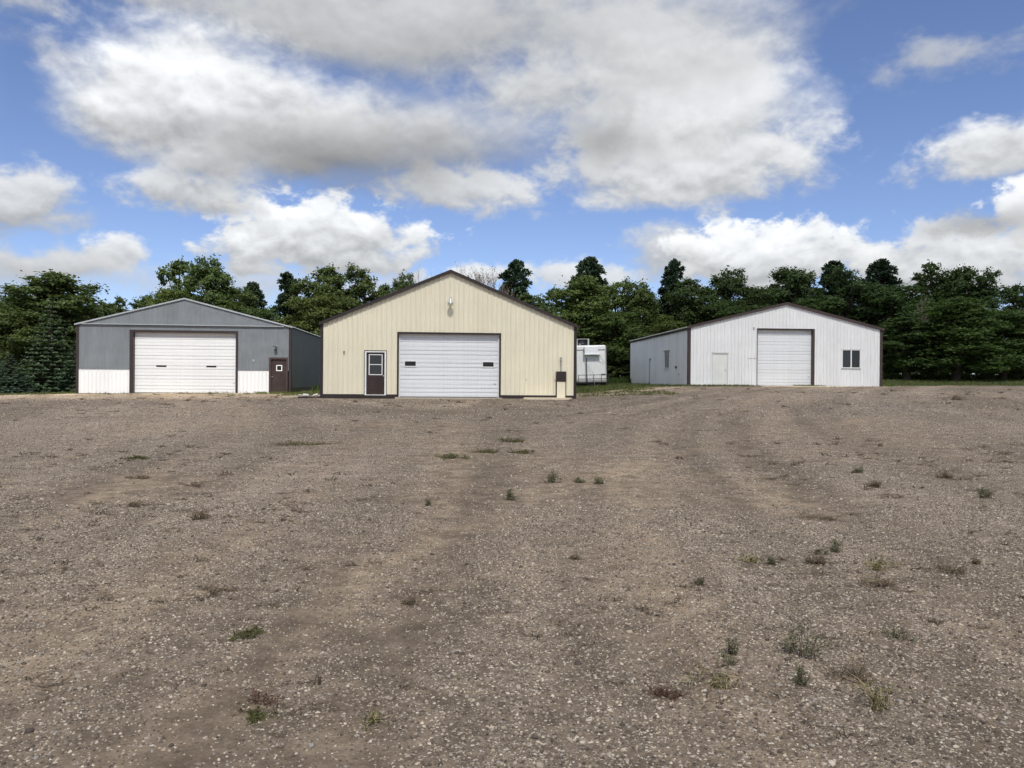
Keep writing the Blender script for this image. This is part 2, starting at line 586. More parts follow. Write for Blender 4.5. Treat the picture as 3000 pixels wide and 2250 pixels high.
def gravel_mat():
    m, g, p = principled('gravel')
    geo = g.node('ShaderNodeNewGeometry')
    co = geo.outputs['Position']
    st = g.node('ShaderNodeAttribute', attribute_name='stony').outputs['Fac']
    dm = g.node('ShaderNodeAttribute', attribute_name='dark_blotch').outputs['Fac']
    flat = g.vm('MULTIPLY', co, (1.0, 1.0, 0.0))
    # packed dirt
    d1 = g.noise(flat, 3.5, 8.0, 0.65).outputs['Fac']
    d2 = g.noise(flat, 60.0, 4.0, 0.7).outputs['Fac']
    dirt = g.mix(g.mr(d1, 0.3, 0.7), (0.150, 0.113, 0.079, 1), (0.285, 0.222, 0.158, 1))
    dirt = g.vm('SCALE', dirt, None, g.mr(d2, 0.25, 0.75, 0.72, 1.25, smooth=False))
    tk = g.node('ShaderNodeAttribute', attribute_name='track').outputs['Fac']
    dirt = g.mix(g.m('MULTIPLY', tk, 0.75), dirt, g.vm('MULTIPLY', dirt, (1.34, 1.32, 1.28)))
    # stones of three sizes
    col = dirt
    height = g.m('MULTIPLY', d2, 0.25)
    for sc, lo, hi in ((150.0, 0.08, 0.62), (80.0, 0.24, 0.80), (44.0, 0.55, 1.02)):
        wob = g.vm('ADD', flat, g.vm('SCALE', g.noise(flat, sc * .6, 2.0).outputs['Color'], None, 0.9 / sc))
        v = g.voro(wob, sc)
        sp = g.node('ShaderNodeSeparateColor')
        g.put(sp.inputs[0], v.outputs['Color'])
        rnd, rn2, rn3 = sp.outputs
        body = g.mr(v.outputs['Distance'], 0.28, 0.46, 1.0, 0.0)
        have = g.mr(g.m('ADD', g.m('MULTIPLY', rn3, 0.9), g.m('SUBTRACT', 0.95, g.m('MULTIPLY', st, 1.25))), lo + 0.25, lo + 0.33, 1.0, 0.0)
        f = g.m('MULTIPLY', body, have)
        sc1 = g.mix(rnd, (0.13, 0.103, 0.080, 1), (0.42, 0.340, 0.252, 1))
        sc2 = g.mix(g.mr(rn2, 0.55, 0.95), sc1, (0.70, 0.61, 0.50, 1))
        col = g.mix(f, col, sc2)
        height = g.m('ADD', height, g.m('MULTIPLY', f, 14.0 / sc))
    big = g.noise(flat, 0.12, 4.0, 0.55).outputs['Fac']
    col = g.vm('SCALE', col, None, g.mr(big, 0.3, 0.7, 0.86, 1.16))
    mot = g.noise(flat, 1.6, 7.0, 0.68).outputs['Fac']
    col = g.vm('SCALE', col, None, g.mr(mot, 0.32, 0.68, 0.80, 1.20, smooth=False))
    bd = g.node('ShaderNodeAttribute', attribute_name='band').outputs['Fac']
    col = g.vm('SCALE', col, None, g.mr(bd, 0.0, 1.0, 0.76, 1.20, smooth=False))
    grit = g.noise(flat, 10.0, 4.0, 0.85).outputs['Fac']
    col = g.vm('SCALE', col, None, g.mr(grit, 0.30, 0.70, 0.70, 1.32, smooth=False))
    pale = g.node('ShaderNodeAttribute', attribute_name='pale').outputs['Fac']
    col = g.mix(pale, col, g.vm('MULTIPLY', col, (1.50, 1.44, 1.34)))  # lightens the far gravel, mostly sunlight painted into its colour
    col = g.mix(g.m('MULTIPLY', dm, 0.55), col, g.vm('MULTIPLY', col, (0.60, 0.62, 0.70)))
    g.put(p.inputs['Base Color'], col)
    p.inputs['Roughness'].default_value = 0.92
    p.inputs['Specular IOR Level'].default_value = 0.25
    bp = g.node('ShaderNodeBump')
    bp.inputs['Strength'].default_value = 0.9
    bp.inputs['Distance'].default_value = 0.022
    g.put(bp.inputs['Height'], height)
    g.put(p.inputs['Normal'], bp.outputs[0])
    return m


s = np.linspace(-1, 1, 421)
xs = 110 * (.10 * s + .90 * np.sign(s) * np.abs(s) ** 2.6)
ty = axis([-30, 1.5, 10, 24, 44], [2.0, .09, .17, .45])
XX = np.repeat(xs[None, :], len(ty), 0)
YY = np.repeat(ty[:, None], len(xs), 1)
yb = yard_back(xs)
far = np.linspace(0, 1, 26)[1:]
XF = np.repeat(xs[None, :], len(far), 0)
YF = 44 + far[:, None] * (yb[None, :] - 44)
YF = np.where(yb[None, :] > 44.05, YF, 44 + far[:, None] * 0.05)
XX = np.vstack([XX, XF])
YY = np.vstack([YY, YF])


def yard_z(x, y):
    return (ground_z(x, y) + 0.05 * (fbm(x * .5, y * .4, 61, 3) - .5) + 0.018 * (fbm(x * 2.2, y * 2.2, 71, 3) - .5)
            - 0.03 * np.clip(.6 - stoniness(x, y), 0, 1))


ZZ = yard_z(XX, YY)
ZZ[-1, :] -= 0.10
me = grid_mesh('gravel_yard', XX, YY, ZZ)
at = me.attributes.new('stony', 'FLOAT', 'POINT')
at.data.foreach_set('value', stoniness(XX, YY).ravel().astype(np.float32))
dark_blotch = np.clip((fbm(XX * .16, YY * .11 + 4, 91, 4) - .52) * 5, 0, 1)  # large blotches and two patches where the gravel turns darker and bluer
dark_blotch = np.maximum(dark_blotch, .9 * np.exp(-((XX + 7.2) / 2.6) ** 2 - ((YY - 13.5) / 4.5) ** 2) * fbm(XX * .7, YY * .5, 8, 3) * 1.5)
dark_blotch = np.maximum(dark_blotch, .8 * np.exp(-((XX - 13.5) / 4.0) ** 2 - ((YY - 30.0) / 8) ** 2) * fbm(XX * .5, YY * .4, 18, 3) * 1.5)
at = me.attributes.new('dark_blotch', 'FLOAT', 'POINT')
at.data.foreach_set('value', np.clip(dark_blotch, 0, 1).ravel().astype(np.float32))
at = me.attributes.new('band', 'FLOAT', 'POINT')
at.data.foreach_set('value', band(XX, YY).ravel().astype(np.float32))
at = me.attributes.new('track', 'FLOAT', 'POINT')
at.data.foreach_set('value', track_mask(XX, YY).ravel().astype(np.float32))
pale = np.clip((YY - 34) / 5, 0, 1) * np.clip((-5 - XX) / 8, 0, 1) * (.45 + .9 * fbm(XX * .3, YY * .5, 44, 4))  # sunlit strip before the grey shed, painted in as paler gravel
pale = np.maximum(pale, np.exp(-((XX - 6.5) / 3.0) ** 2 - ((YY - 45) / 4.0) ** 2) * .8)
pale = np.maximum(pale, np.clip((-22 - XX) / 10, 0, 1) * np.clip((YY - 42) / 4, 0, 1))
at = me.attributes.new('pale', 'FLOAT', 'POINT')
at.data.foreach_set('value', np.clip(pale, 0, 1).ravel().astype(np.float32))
me.polygons.foreach_set('use_smooth', [True] * len(me.polygons))
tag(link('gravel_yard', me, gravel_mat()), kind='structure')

# ---- loose stones, real geometry where the eye can tell them apart
rng = np.random.default_rng(7)
PHI = (1 + 5 ** .5) / 2
ICO_V = np.array([(-1, PHI, 0), (1, PHI, 0), (-1, -PHI, 0), (1, -PHI, 0), (0, -1, PHI), (0, 1, PHI), (0, -1, -PHI), (0, 1, -PHI),
                  (PHI, 0, -1), (PHI, 0, 1), (-PHI, 0, -1), (-PHI, 0, 1)]) / math.sqrt(1 + PHI * PHI)
ICO_F = np.array([(0, 11, 5), (0, 5, 1), (0, 1, 7), (0, 7, 10), (0, 10, 11), (1, 5, 9), (5, 11, 4), (11, 10, 2), (10, 7, 6), (7, 1, 8),
                  (3, 9, 4), (3, 4, 2), (3, 2, 6), (3, 6, 8), (3, 8, 9), (4, 9, 5), (2, 4, 11), (6, 2, 10), (8, 6, 7), (9, 8, 1)])
CUB_V = np.array([(-1, -1, -1), (1, -1, -1), (1, 1, -1), (-1, 1, -1), (-1, -1, 1), (1, -1, 1), (1, 1, 1), (-1, 1, 1)]) * .66
CUB_F = np.array([(0, 2, 1), (0, 3, 2), (4, 5, 6), (4, 6, 7), (0, 1, 5), (0, 5, 4), (1, 2, 6), (1, 6, 5), (2, 3, 7), (2, 7, 6), (3, 0, 4), (3, 4, 7)])
CAP_V = np.array([(math.cos(k * 1.2566), math.sin(k * 1.2566), -.45) for k in range(5)] + [(0, 0, .85)])
CAP_F = np.array([(k, (k + 1) % 5, 5) for k in range(5)])
OCT_V = np.array([(1, 0, 0), (-1, 0, 0), (0, 1, 0), (0, -1, 0), (0, 0, 1), (0, 0, -1)], float)
OCT_F = np.array([(0, 2, 4), (2, 1, 4), (1, 3, 4), (3, 0, 4), (2, 0, 5), (1, 2, 5), (3, 1, 5), (0, 3, 5)])


def stones(name, n, y0, y1, dmed, dsig, dmax, BV, BF, thresh):
    y = np.sqrt(rng.uniform(y0 ** 2, y1 ** 2, n * 3))
    x = rng.uniform(-.70, .70, n * 3) * (y + .5)
    keep = rng.uniform(0, 1, n * 3) < np.clip((stoniness(x, y) - thresh) * 2.6, .05, 1)
    if y1 > 30:
        for u0, v0 in ((-9.3, 36.2), (-26.6, 46.2)):
            keep &= ~((y > v0 - .2) & (x > u0) & (x < u0 + 13.2))
    x, y = x[keep][:n], y[keep][:n]
    n = len(x)
    d = np.minimum(dmed * np.exp(rng.normal(0, dsig, n)), dmax)
    k = len(BV)
    v = np.repeat(BV[None], n, 0) * rng.uniform(.70, 1.28, (n, k, 1)) + rng.normal(0, .16, (n, k, 3))
    sc = np.stack([d * .5 * rng.uniform(.85, 1.35, n), d * .5 * rng.uniform(.7, 1.0, n), d * .5 * rng.uniform(.45, .8, n)], -1)
    v = v * sc[:, None, :]
    tx = rng.normal(0, .25, n)
    c, s_ = np.cos(tx)[:, None], np.sin(tx)[:, None]
    v = np.stack([v[..., 0], v[..., 1] * c - v[..., 2] * s_, v[..., 1] * s_ + v[..., 2] * c], -1)
    a = rng.uniform(0, 2 * np.pi, n)
    c, s_ = np.cos(a)[:, None], np.sin(a)[:, None]
    v = np.stack([v[..., 0] * c - v[..., 1] * s_, v[..., 0] * s_ + v[..., 1] * c, v[..., 2]], -1)
    v += np.stack([x, y, yard_z(x, y) + d * .10], -1)[:, None, :]
    f = (BF[None] + (np.arange(n) * k)[:, None, None]).reshape(-1, 3)
    t = rng.uniform(0, 1, n) ** 1.4
    return np_mesh(name, v.reshape(-1, 3), f, np.repeat(t, k))


def stone_mat():
    m, g, p = principled('stone')
    a = g.node('ShaderNodeAttribute', attribute_name='tint').outputs['Fac']
    r = g.node('ShaderNodeValToRGB')
    cr = r.color_ramp
    cr.interpolation = 'LINEAR'
    cr.elements[0].position = 0.0
    cr.elements[0].color = (0.080, 0.064, 0.052, 1)
    cr.elements[1].position = 1.0
    cr.elements[1].color = (0.60, 0.53, 0.43, 1)
    for pos, c in ((.25, (.165, .130, .102, 1)), (.5, (.27, .218, .170, 1)), (.62, (.34, .285, .230, 1)), (.72, (.43, .355, .265, 1)), (.76, (.27, .25, .235, 1)), (.88, (.46, .39, .305, 1))):
        e = cr.elements.new(pos)
        e.color = c
    g.put(r.inputs[0], a)
    co = g.node('ShaderNodeNewGeometry').outputs['Position']
    n = g.noise(co, 120.0, 4.0, 0.6).outputs['Fac']
    g.put(p.inputs['Base Color'], g.vm('SCALE', r.outputs[0], None, g.mr(n, .3, .7, .8, 1.15, smooth=False)))
    p.inputs['Roughness'].default_value = 0.85
    p.inputs['Specular IOR Level'].default_value = 0.3
    return m


STONE = stone_mat()
o = link('loose_stones', stones('loose_stones', 12000, 2.75, 9.0, .0155, .36, .038, ICO_V, ICO_F, .12), STONE)
tag(o, 'rounded pale and grey pebbles lying on the near gravel', 'stones', kind='stuff')
o = link('gravel_chips', stones('gravel_chips', 165000, 2.75, 8.8, .0118, .34, .026, CAP_V, CAP_F, -.06), STONE)
tag(o, 'small angular gravel chips covering the near yard', 'gravel', kind='stuff')
o = link('gravel_chips', stones('gravel_chips', 150000, 8.5, 24.0, .0185, .34, .040, CAP_V, CAP_F, -.02), STONE)
tag(o, 'pale and grey chips over the middle of the yard', 'gravel', kind='stuff')
o = link('gravel_chips', stones('gravel_chips', 70000, 23.0, 44.0, .034, .30, .065, CAP_V, CAP_F, -.05), STONE)
tag(o, 'pale chips strewn over the far gravel before the sheds', 'gravel', kind='stuff')

# ================================================================== materials of the buildings
CREAM = mat('cream_steel', (.79, .735, .57), .42, 0, .4, .035, .7, .35, 2.6, streak=.09)
WHITE = mat('white_steel', (.70, .715, .725), .40, 0, .4, .03, .8, streak=.06)
WHITE2 = mat('weathered_white_steel', (.785, .795, .80), .45, 0, .4, .045, .8, .35, 2.6, streak=.12)
GALV = mat('galvanised_steel', (.185, .205, .225), .50, .2, .5, .10, 1.2, streak=.20)
GALVLIGHT = mat('bright_galvanised_trim', (.38, .41, .43), .40, .35, .5, .08, 3.0)
BROWN = mat('brown_steel', (.030, .020, .020), .42, 0, .45, .12, 3.0)
BROWN2 = mat('faded_brown_steel', (.055, .036, .036), .5, 0, .4, .15, 2.0, streak=.15)
DOORWHITE = mat('white_door_steel', (.77, .79, .81), .40, 0, .45, .03, .9, .3, 2.2, streak=.07)
DOORBRIGHT = mat('bright_white_door_steel', (.66, .675, .685), .40, 0, .45, .03, .9, .3, 2.2, streak=.06)
PAINTWHITE = mat('white_trim_paint', (.80, .80, .79), .45, 0, .4, .04, 4.0)
DOORCREAM = mat('off_white_door_paint', (.72, .73, .70), .5, 0, .4, .05, 1.5, streak=.08)
DOORBROWN = mat('brown_door_paint', (.042, .026, .023), .45, 0, .4, .20, 2.0, streak=.2)
DARKROOF = mat('dark_roof_steel', (.026, .021, .021), .45, 0, .4, .10, 2.0)
CONC = mat('concrete', (.44, .385, .31), .9, 0, .2, .15, 3.0, .5, 30)
CONCDARK = mat('damp_concrete', (.13, .12, .10), .9, 0, .2, .25, 3.0, .5, 30)
WOODPALE = mat('pale_board', (.55, .50, .40), .8, 0, .2, .15, 3.0, .3, 20)
BLACKM = mat('black_metal', (.02, .02, .022), .5, 0, .4, .2, 4.0)
BLACKPL = mat('black_plastic', (.018, .018, .018), .45, 0, .5, .1, 4.0)
STEEL = mat('plain_steel', (.55, .55, .55), .3, .9, .5, .08, 8.0)
ALU = mat('spun_aluminium', (.72, .74, .76), .28, .85, .5, .06, 8.0)
RUSTGREY = mat('grey_conduit', (.36, .36, .34), .5, .4, .4, .15, 8.0)
RUBBER = mat('rubber', (.02, .02, .02), .85, 0, .2, .1, 8.0)
DEADWOOD = mat('grey_bark', (.10, .078, .06), .9, 0, .1, .25, 2.0, .8, 25)


def glass(name, col=(.012, .016, .020), rough=.04):
    m, g, p = principled(name)
    p.inputs['Base Color'].default_value = tuple(col) + (1,)
    p.inputs['Roughness'].default_value = rough
    p.inputs['Specular IOR Level'].default_value = 0.5
    p.inputs['IOR'].default_value = 1.45
    MATS[name] = m
    return m


PANE = glass('window_glass')
PANE_BLACK = glass('black_glazing', (.006, .006, .008), .12)
PANE_BLIND = glass('glass_over_blind', (.022, .028, .034), .06)


# ================================================================== sheds
def rib_profile(w, pitch=.2286, h=.026, phase=0.0):
    """points (x, proud) across one ribbed sheet"""
    pts = [(0.0, 0.0)]
    k = 0
    while True:
        c = phase + pitch * (k + .5)
        if c > w - .03:
            break
        pts += [(c - .042, 0.0), (c - .012, h), (c + .012, h), (c + .042, 0.0)]
        c2 = c + pitch * .5
        if c2 < w - .06 and pitch > .15:
            pts += [(c2 - .02, 0.0), (c2 - .008, .004), (c2 + .008, .004), (c2 + .02, 0.0)]
        k += 1
    pts.append((w, 0.0))
    return pts


def corr_profile(w, pitch=.0677, h=.010):
    n = int(round(w / pitch))
    p = w / n
    pts = []
    for k in range(n):
        for q, z in ((0, 0), (.25, h * .5), (.5, h), (.75, h * .5)):
            pts.append((k * p + q * p, z))
    pts.append((w, 0.0))
    return pts


def interp_prof(pts, x):
    for (a, za), (b, zb) in zip(pts, pts[1:]):
        if a - 1e-9 <= x <= b + 1e-9:
            return za if b - a < 1e-9 else za + (zb - za) * (x - a) / (b - a)
    return 0.0


def wall(root, width, top, mat_, prof, pw=.9144, v0=0.0, rot=0.0, loc=(0, 0, 0), openings=(), brk=(), x0=0.0, proud=0.0, name='siding_panel', band=None):
    """sheets of siding side by side; every sheet a mesh of its own. Canonical wall faces -y and runs along +x"""
    n = max(1, int(math.ceil((width - x0) / pw - 1e-6)))
    for i in range(n):
        a = x0 + i * pw
        b = min(width, a + pw)
        if b - a < .03:
            continue
        P = prof(pw)
        cuts = set(x for x, _ in P if x <= b - a + 1e-9)
        cuts.add(b - a)
        for (o0, o1, q0, q1) in openings:
            for x in (o0, o1):
                if a < x < b:
                    cuts.add(x - a)
        for x in brk:
            if a < x < b:
                cuts.add(x - a)
        cuts = sorted(cuts)
        mb = MB()
        lap = .003 if i % 2 else 0.0
        for ca, cb in zip(cuts, cuts[1:]):
            if cb - ca < 1e-5:
                continue
            mid = a + (ca + cb) / 2
            iv = [(0.0, 1.0)]
            segs = [(v0, None)]
            lo = v0
            pieces = []
            ops = sorted([(q0, q1) for (o0, o1, q0, q1) in openings if o0 - 1e-6 < mid < o1 + 1e-6])
            for q0, q1 in ops:
                if q0 > lo + 1e-4:
                    pieces.append((lo, q0))
                lo = max(lo, q1)
            pieces.append((lo, None))
            ya = -(interp_prof(P, ca) + lap + proud)
            yb_ = -(interp_prof(P, cb) + lap + proud)
            for p0, p1 in pieces:
                ta = top(a + ca) if p1 is None else p1
                tb = top(a + cb) if p1 is None else p1
                if ta <= p0 + 1e-4 and tb <= p0 + 1e-4:
                    continue
                mb.quad((a + ca, ya, p0), (a + cb, yb_, p0), (a + cb, yb_, tb), (a + ca, ya, ta))
        if not mb.f:
            continue
        o = mb.build(name, mat_, root)
        o.location = loc
        o.rotation_euler = (0, 0, rot)


def overhead_door(root, u0, u1, v0, v1, nsec, depth, m, windows, plate=None, guide=None):
    part = empty('overhead_door', (0, 0, 0))
    part.parent = root
    h = (v1 - v0) / nsec
    mesh = None
    for k in range(nsec):
        prof = [(0.012, 0.0), (0.0, 0.006)]
        def ridge(c):
            return [(0.0, c - .012), (-.004, c - .004), (-.004, c + .004), (0.0, c + .012)]
        def groove(c):
            return [(0.0, c - .022), (.026, c - .014), (.026, c + .010), (0.0, c + .026)]
        prof += ridge(h * .17) + groove(h * .335) + ridge(h * .5) + groove(h * .665) + ridge(h * .83)
        prof += [(0.0, h - .006), (0.012, h)]
        mb = MB()
        for (d0, z0), (d1, z1) in zip(prof, prof[1:]):
            mb.quad((u0, depth + d0, z0), (u1, depth + d0, z0), (u1, depth + d1, z1), (u0, depth + d1, z1))
        if mesh is None:
            mesh = mb.mesh('door_section')
        o = link('door_section', mesh, m, part)
        o.location = (0, 0, v0 + k * h)
    for (a, b, c, d, fw) in windows:
        if fw > 0:
            f = MB()
            f.box(a, b, depth - .03, depth + .01, d - fw, d).box(a, b, depth - .03, depth + .01, c, c + fw)
            f.box(a, a + fw, depth - .03, depth + .01, c + fw, d - fw).box(b - fw, b, depth - .03, depth + .01, c + fw, d - fw)
            f.build('window_frame', PAINTWHITE, part)
        MB().box(a + fw, b - fw, depth - .012, depth + .01, c + fw, d - fw).build('window_pane', PANE_BLACK, part)
    MB().box(u0, u1, depth - .008, depth + .04, v0 - .035, v0 - .002).build('bottom_seal', BLACKPL, part)
    if plate:
        MB().box(plate[0] - .055, plate[0] + .055, depth - .012, depth, plate[1] - .016, plate[1] + .016).build('maker_plate', mat('grey_plate', (.22, .23, .24), .5), part)
    return part


def shed(name, origin, yaw, W, EAVE, PEAK, L, PX, label):
    root = empty(name, origin, R(yaw))
    tag(root, label, 'shed', 'metal sheds at the back of the yard')
    slope = lambda u: EAVE + (PEAK - EAVE) * (1 - abs(u - PX) / (PX if u < PX else W - PX))
    return root, slope


def roof_pair(root, W, EAVE, PEAK, L, PX, over, eave_over, th, mroof, front=0.0):
    """two sloping roof skins with ribs, and a ridge cap"""
    for side in (-1, 1):
        run = PX if side < 0 else W - PX
        rise = PEAK - EAVE
        ln = math.hypot(run, rise)
        ux, uz = (side * run / ln, -rise / ln)
        nx, nz = (side * rise / ln, run / ln)
        ext = ln + eave_over
        mb = MB()
        y = -over
        n = int((L + 2 * over) / .2286)
        step = (L + 2 * over) / n
        ys = []
        for k in range(n):
            ys += [(y + k * step, 0.0), (y + k * step + step * .40, 0.0), (y + k * step + step * .46, .018), (y + k * step + step * .54, .018), (y + k * step + step * .60, 0.0)]
        ys.append((L + over, 0.0))
        for (ya, ha), (yb_, hb) in zip(ys, ys[1:]):
            pa = lambda t, yy, hh: (PX + ux * t + nx * (th + hh), yy, PEAK + uz * t + nz * (th + hh))
            mb.quad(pa(0, ya, ha), pa(ext, ya, ha), pa(ext, yb_, hb), pa(0, yb_, hb))
        lo = lambda t, yy: (PX + ux * t + nx * .004, yy, PEAK + uz * t + nz * .004)
        up = lambda t, yy: (PX + ux * t + nx * th, yy, PEAK + uz * t + nz * th)
        mb.quad(lo(0, -over), lo(ext, -over), lo(ext, L + over), lo(0, L + over))
        mb.quad(lo(ext, -over), up(ext, -over), up(ext, L + over), lo(ext, L + over))
        mb.quad(lo(0, -over), up(0, -over), up(ext, -over), lo(ext, -over))
        mb.quad(lo(0, L + over), up(0, L + over), up(ext, L + over), lo(ext, L + over))
        mb.build('roof_slope', mroof, root)
    rc = MB()
    for side in (-1, 1):
        run = PX if side < 0 else W - PX
        rise = PEAK - EAVE
        ln = math.hypot(run, rise)
        ux, uz = (side * run / ln, -rise / ln)
        z = PEAK + th + .032
        rc.quad((PX, -over - .01, z), (PX + ux * .3, -over - .01, z + uz * .3), (PX + ux * .3, L + over + .01, z + uz * .3), (PX, L + over + .01, z))
    rc.build('ridge_cap', mroof, root)


def rake(root, W, EAVE, PEAK, PX, eave_over, y0, y1, drop, rise_, m, name='rake_trim'):
    """sloping fascia boards along the gable; each slope a piece"""
    for side in (-1, 1):
        run = PX if side < 0 else W - PX
        s_ = (PEAK - EAVE) / run
        xe = PX + side * (run + eave_over)
        ze = PEAK - s_ * (run + eave_over)
        pts = [(PX, PEAK - drop), (PX, PEAK + rise_), (xe, ze + rise_), (xe, ze - drop)]
        if side > 0:
            pts = pts[::-1]
        MB().prism(pts, y0, y1).build(name, m, root)


def core(root, W, EAVE, PEAK, L, PX, inset=.05):
    """the framed body behind the siding, so that no light leaks through"""
    pts = [(inset, .0), (W - inset, .0), (W - inset, EAVE - .06), (PX, PEAK - .06), (inset, EAVE - .06)]
    MB().prism(pts, .30, L - .1).build('framed_body', mat('dark_interior', (.03, .028, .025), .9), root)


# ---------------------------------------------------------------- cream shed in the middle
W, EAVE, PEAK, L, PX = 12.2, 3.52, 6.08, 16.0, 6.10
mid, msl = shed('metal_shed', (-9.065, 36.5, 0.78), 4.5, W, EAVE, PEAK, L, PX,
                'cream ribbed metal shed with dark brown trim and steep gable in the middle')
MO = [(3.62, 8.50, -.1, 3.11), (2.06, 3.05, -.1, 2.21)]
wall(mid, W, msl, CREAM, rib_profile, openings=MO, brk=(PX,), v0=.16)
wall(mid, L, lambda u: EAVE, CREAM, rib_profile, rot=R(90), loc=(W, 0, 0), v0=.16)
wall(mid, L, lambda u: EAVE, CREAM, rib_profile, rot=R(-90), loc=(0, L, 0), v0=.16)
wall(mid, W, msl, CREAM, rib_profile, rot=R(180), loc=(W, L, 0), brk=(PX,), v0=.16)
core(mid, W, EAVE, PEAK, L, PX)
roof_pair(mid, W, EAVE, PEAK, L, PX, .12, .10, .05, DARKROOF)
rake(mid, W, EAVE, PEAK, PX, .10, -.16, -.03, .060, .082, BROWN)
for x0 in (-.035, W - .105):
    MB().box(x0, x0 + .14, -.035, .14, -.12, EAVE - .02).build('corner_trim', BROWN, mid, bevel=.004)
for a, b in ((.105, 2.02), (3.09, 3.575), (8.545, 11.20), (11.72, W - .105)):
    MB().box(a, b, -.030, .04, -.15, .165).build('base_trim', BROWN, mid)
MB().box(-.02, W + .02, .02, .2, -.3, .0).build('foundation', CONCDARK, mid)
# overhead door and its trim
MB().box(3.575, 3.655, -.032, .25, -.05, 3.155).build('door_jamb', BROWN, mid)
MB().box(8.465, 8.545, -.032, .25, -.05, 3.155).build('door_jamb', BROWN, mid)
MB().box(3.655, 8.465, -.032, .25, 3.075, 3.155).build('door_header', BROWN, mid)
MB().box(3.655, 3.70, .12, .22, .02, 3.075).build('weather_strip', PAINTWHITE, mid)
MB().box(8.42, 8.465, .12, .22, .02, 3.075).build('weather_strip', PAINTWHITE, mid)
overhead_door(mid, 3.69, 8.43, .06, 3.09, 5, .20, DOORWHITE, [(3.89, 4.50, 1.49, 1.80, .045), (7.64, 8.25, 1.49, 1.80, .045)], plate=(8.28, .69))
# entry door
dr = empty('entry_door', (0, 0, 0))
dr.parent = mid
fr = MB()
fr.box(2.02, 2.05, -.03, .05, .13, 2.26).box(3.06, 3.09, -.03, .05, .13, 2.26).box(2.05, 3.06, -.03, .05, 2.225, 2.26)
fr.build('outer_trim', BROWN, dr)
fr = MB()
fr.box(2.05, 2.125, -.025, .10, .15, 2.225).box(2.985, 3.06, -.025, .10, .15, 2.225).box(2.125, 2.985, -.025, .10, 2.165, 2.225).box(2.05, 3.06, -.04, .08, .12, .15)
fr.build('door_frame', PAINTWHITE, dr)
MB().box(2.125, 2.985, .045, .09, .15, 2.165).build('door_leaf', DOORBROWN, dr)
for c, d in ((1.60, 2.035), (1.12, 1.565)):
    MB().box(2.275, 2.845, .032, .046, c, d).build('window_pane', PANE_BLIND, dr)
fr = MB()
fr.box(2.235, 2.885, .020, .046, 2.035, 2.075).box(2.235, 2.885, .020, .046, 1.08, 1.12).box(2.235, 2.275, .020, .046, 1.12, 2.035).box(2.845, 2.885, .020, .046, 1.12, 2.035).box(2.275, 2.845, .020, .046, 1.565, 1.60)
fr.build('window_frame', PAINTWHITE, dr)
for (a, b, c, d) in ((2.24, 2.52, .35, .92), (2.60, 2.88, .35, .92)):
    fr = MB()
    fr.box(a, b, .036, .046, d - .02, d).box(a, b, .036, .046, c, c + .02).box(a, a + .02, .036, .046, c + .02, d - .02).box(b - .02, b, .036, .046, c + .02, d - .02)
    fr.build('raised_moulding', DOORBROWN, dr)
MB().lathe([(.001, -.03), (.030, -.022), (.034, 0), (.030, .022), (.001, .03)], (2.935, .0, 1.04), 12).build('knob', STEEL, dr, True)
MB().box(2.91, 2.965, -.005, .046, .78, .96).build('key_box', BLACKPL, dr, bevel=.006)
MB().box(2.02, 3.09, -.030, .04, -.15, .12).build('threshold_trim', BROWN, dr)
# yard lamp under the gable
lp = empty('yard_lamp', (6.10, 0, 4.62))
lp.parent = mid
lp.scale = (.82, .9, .82)
MB().box(-.06, .06, -.03, .0, -.02, .16).build('wall_plate', ALU, lp)
MB().tube([(0, -.02, .06), (0, -.16, .10), (0, -.28, .11)], .022, 8).build('arm', ALU, lp)
MB().lathe([(.001, .31), (.055, .31), (.055, .24), (.075, .23), (.075, .10), (.10, .08), (.15, .03), (.185, -.05), (.18, -.055), (.10, .05), (.001, .06)], (0, -.34, -.06), 20).build('lamp_head', ALU, lp, True)
MB().lathe([(.16, -.05), (.165, -.10), (.13, -.17), (.10, -.19), (.001, -.20)], (0, -.34, -.06), 20).build('lamp_lens', mat('prismatic_lens', (.70, .68, .58), .25, 0, .5, .05), lp, True)
MB().box(1.045, 1.10, -.05, -.0, 2.06, 2.22).build('wall_bracket', mat('weathered_brass', (.16, .13, .08), .6), mid)
for u, v in ((9.78, .92), (11.18, .90)):
    MB().lathe([(.001, .0), (.03, .0), (.03, .02), (.001, .02)], (u, -.02, v), 10).build('hose_bib', RUSTGREY, mid)

# ---------------------------------------------------------------- grey shed at left
W, EAVE, PEAK, L, PX = 12.65, 4.17, 5.80, 18.0, 6.30
lef, lsl = shed('metal_shed', (-26.30, 46.5, 0.70), 5.0, W, EAVE, PEAK, L, PX,
                'grey corrugated metal shed with white lower walls and brown trim at left')
LO = [(3.10, 9.45, -.1, 3.87), (11.34, 12.48, -.1, 2.28)]
lev = lambda u: 4.20
wall(lef, W, lambda u: min(lsl(u), 4.20), GALV, corr_profile, pw=.66, v0=1.47, openings=LO, brk=(PX,), name='corrugated_sheet')
wall(lef, W, lsl, GALV, corr_profile, pw=.66, v0=4.20, openings=[(0, .12, 0, 9), (W - .1, W + 1, 0, 9)], brk=(PX,), name='corrugated_sheet', proud=.05)
wall(lef, 3.10, lambda u: 1.49, WHITE, rib_profile, v0=.0, x0=.1, name='siding_panel', proud=.012)
wall(lef, 11.34, lambda u: 1.49, WHITE, rib_profile, v0=.05, x0=9.45, name='siding_panel', proud=.012)
MB().box(.10, 3.09, -.055, .0, 1.47, 1.50).build('wainscot_cap', GALV, lef)
MB().box(9.45, 11.33, -.055, .0, 1.47, 1.50).build('wainscot_cap', GALV, lef)
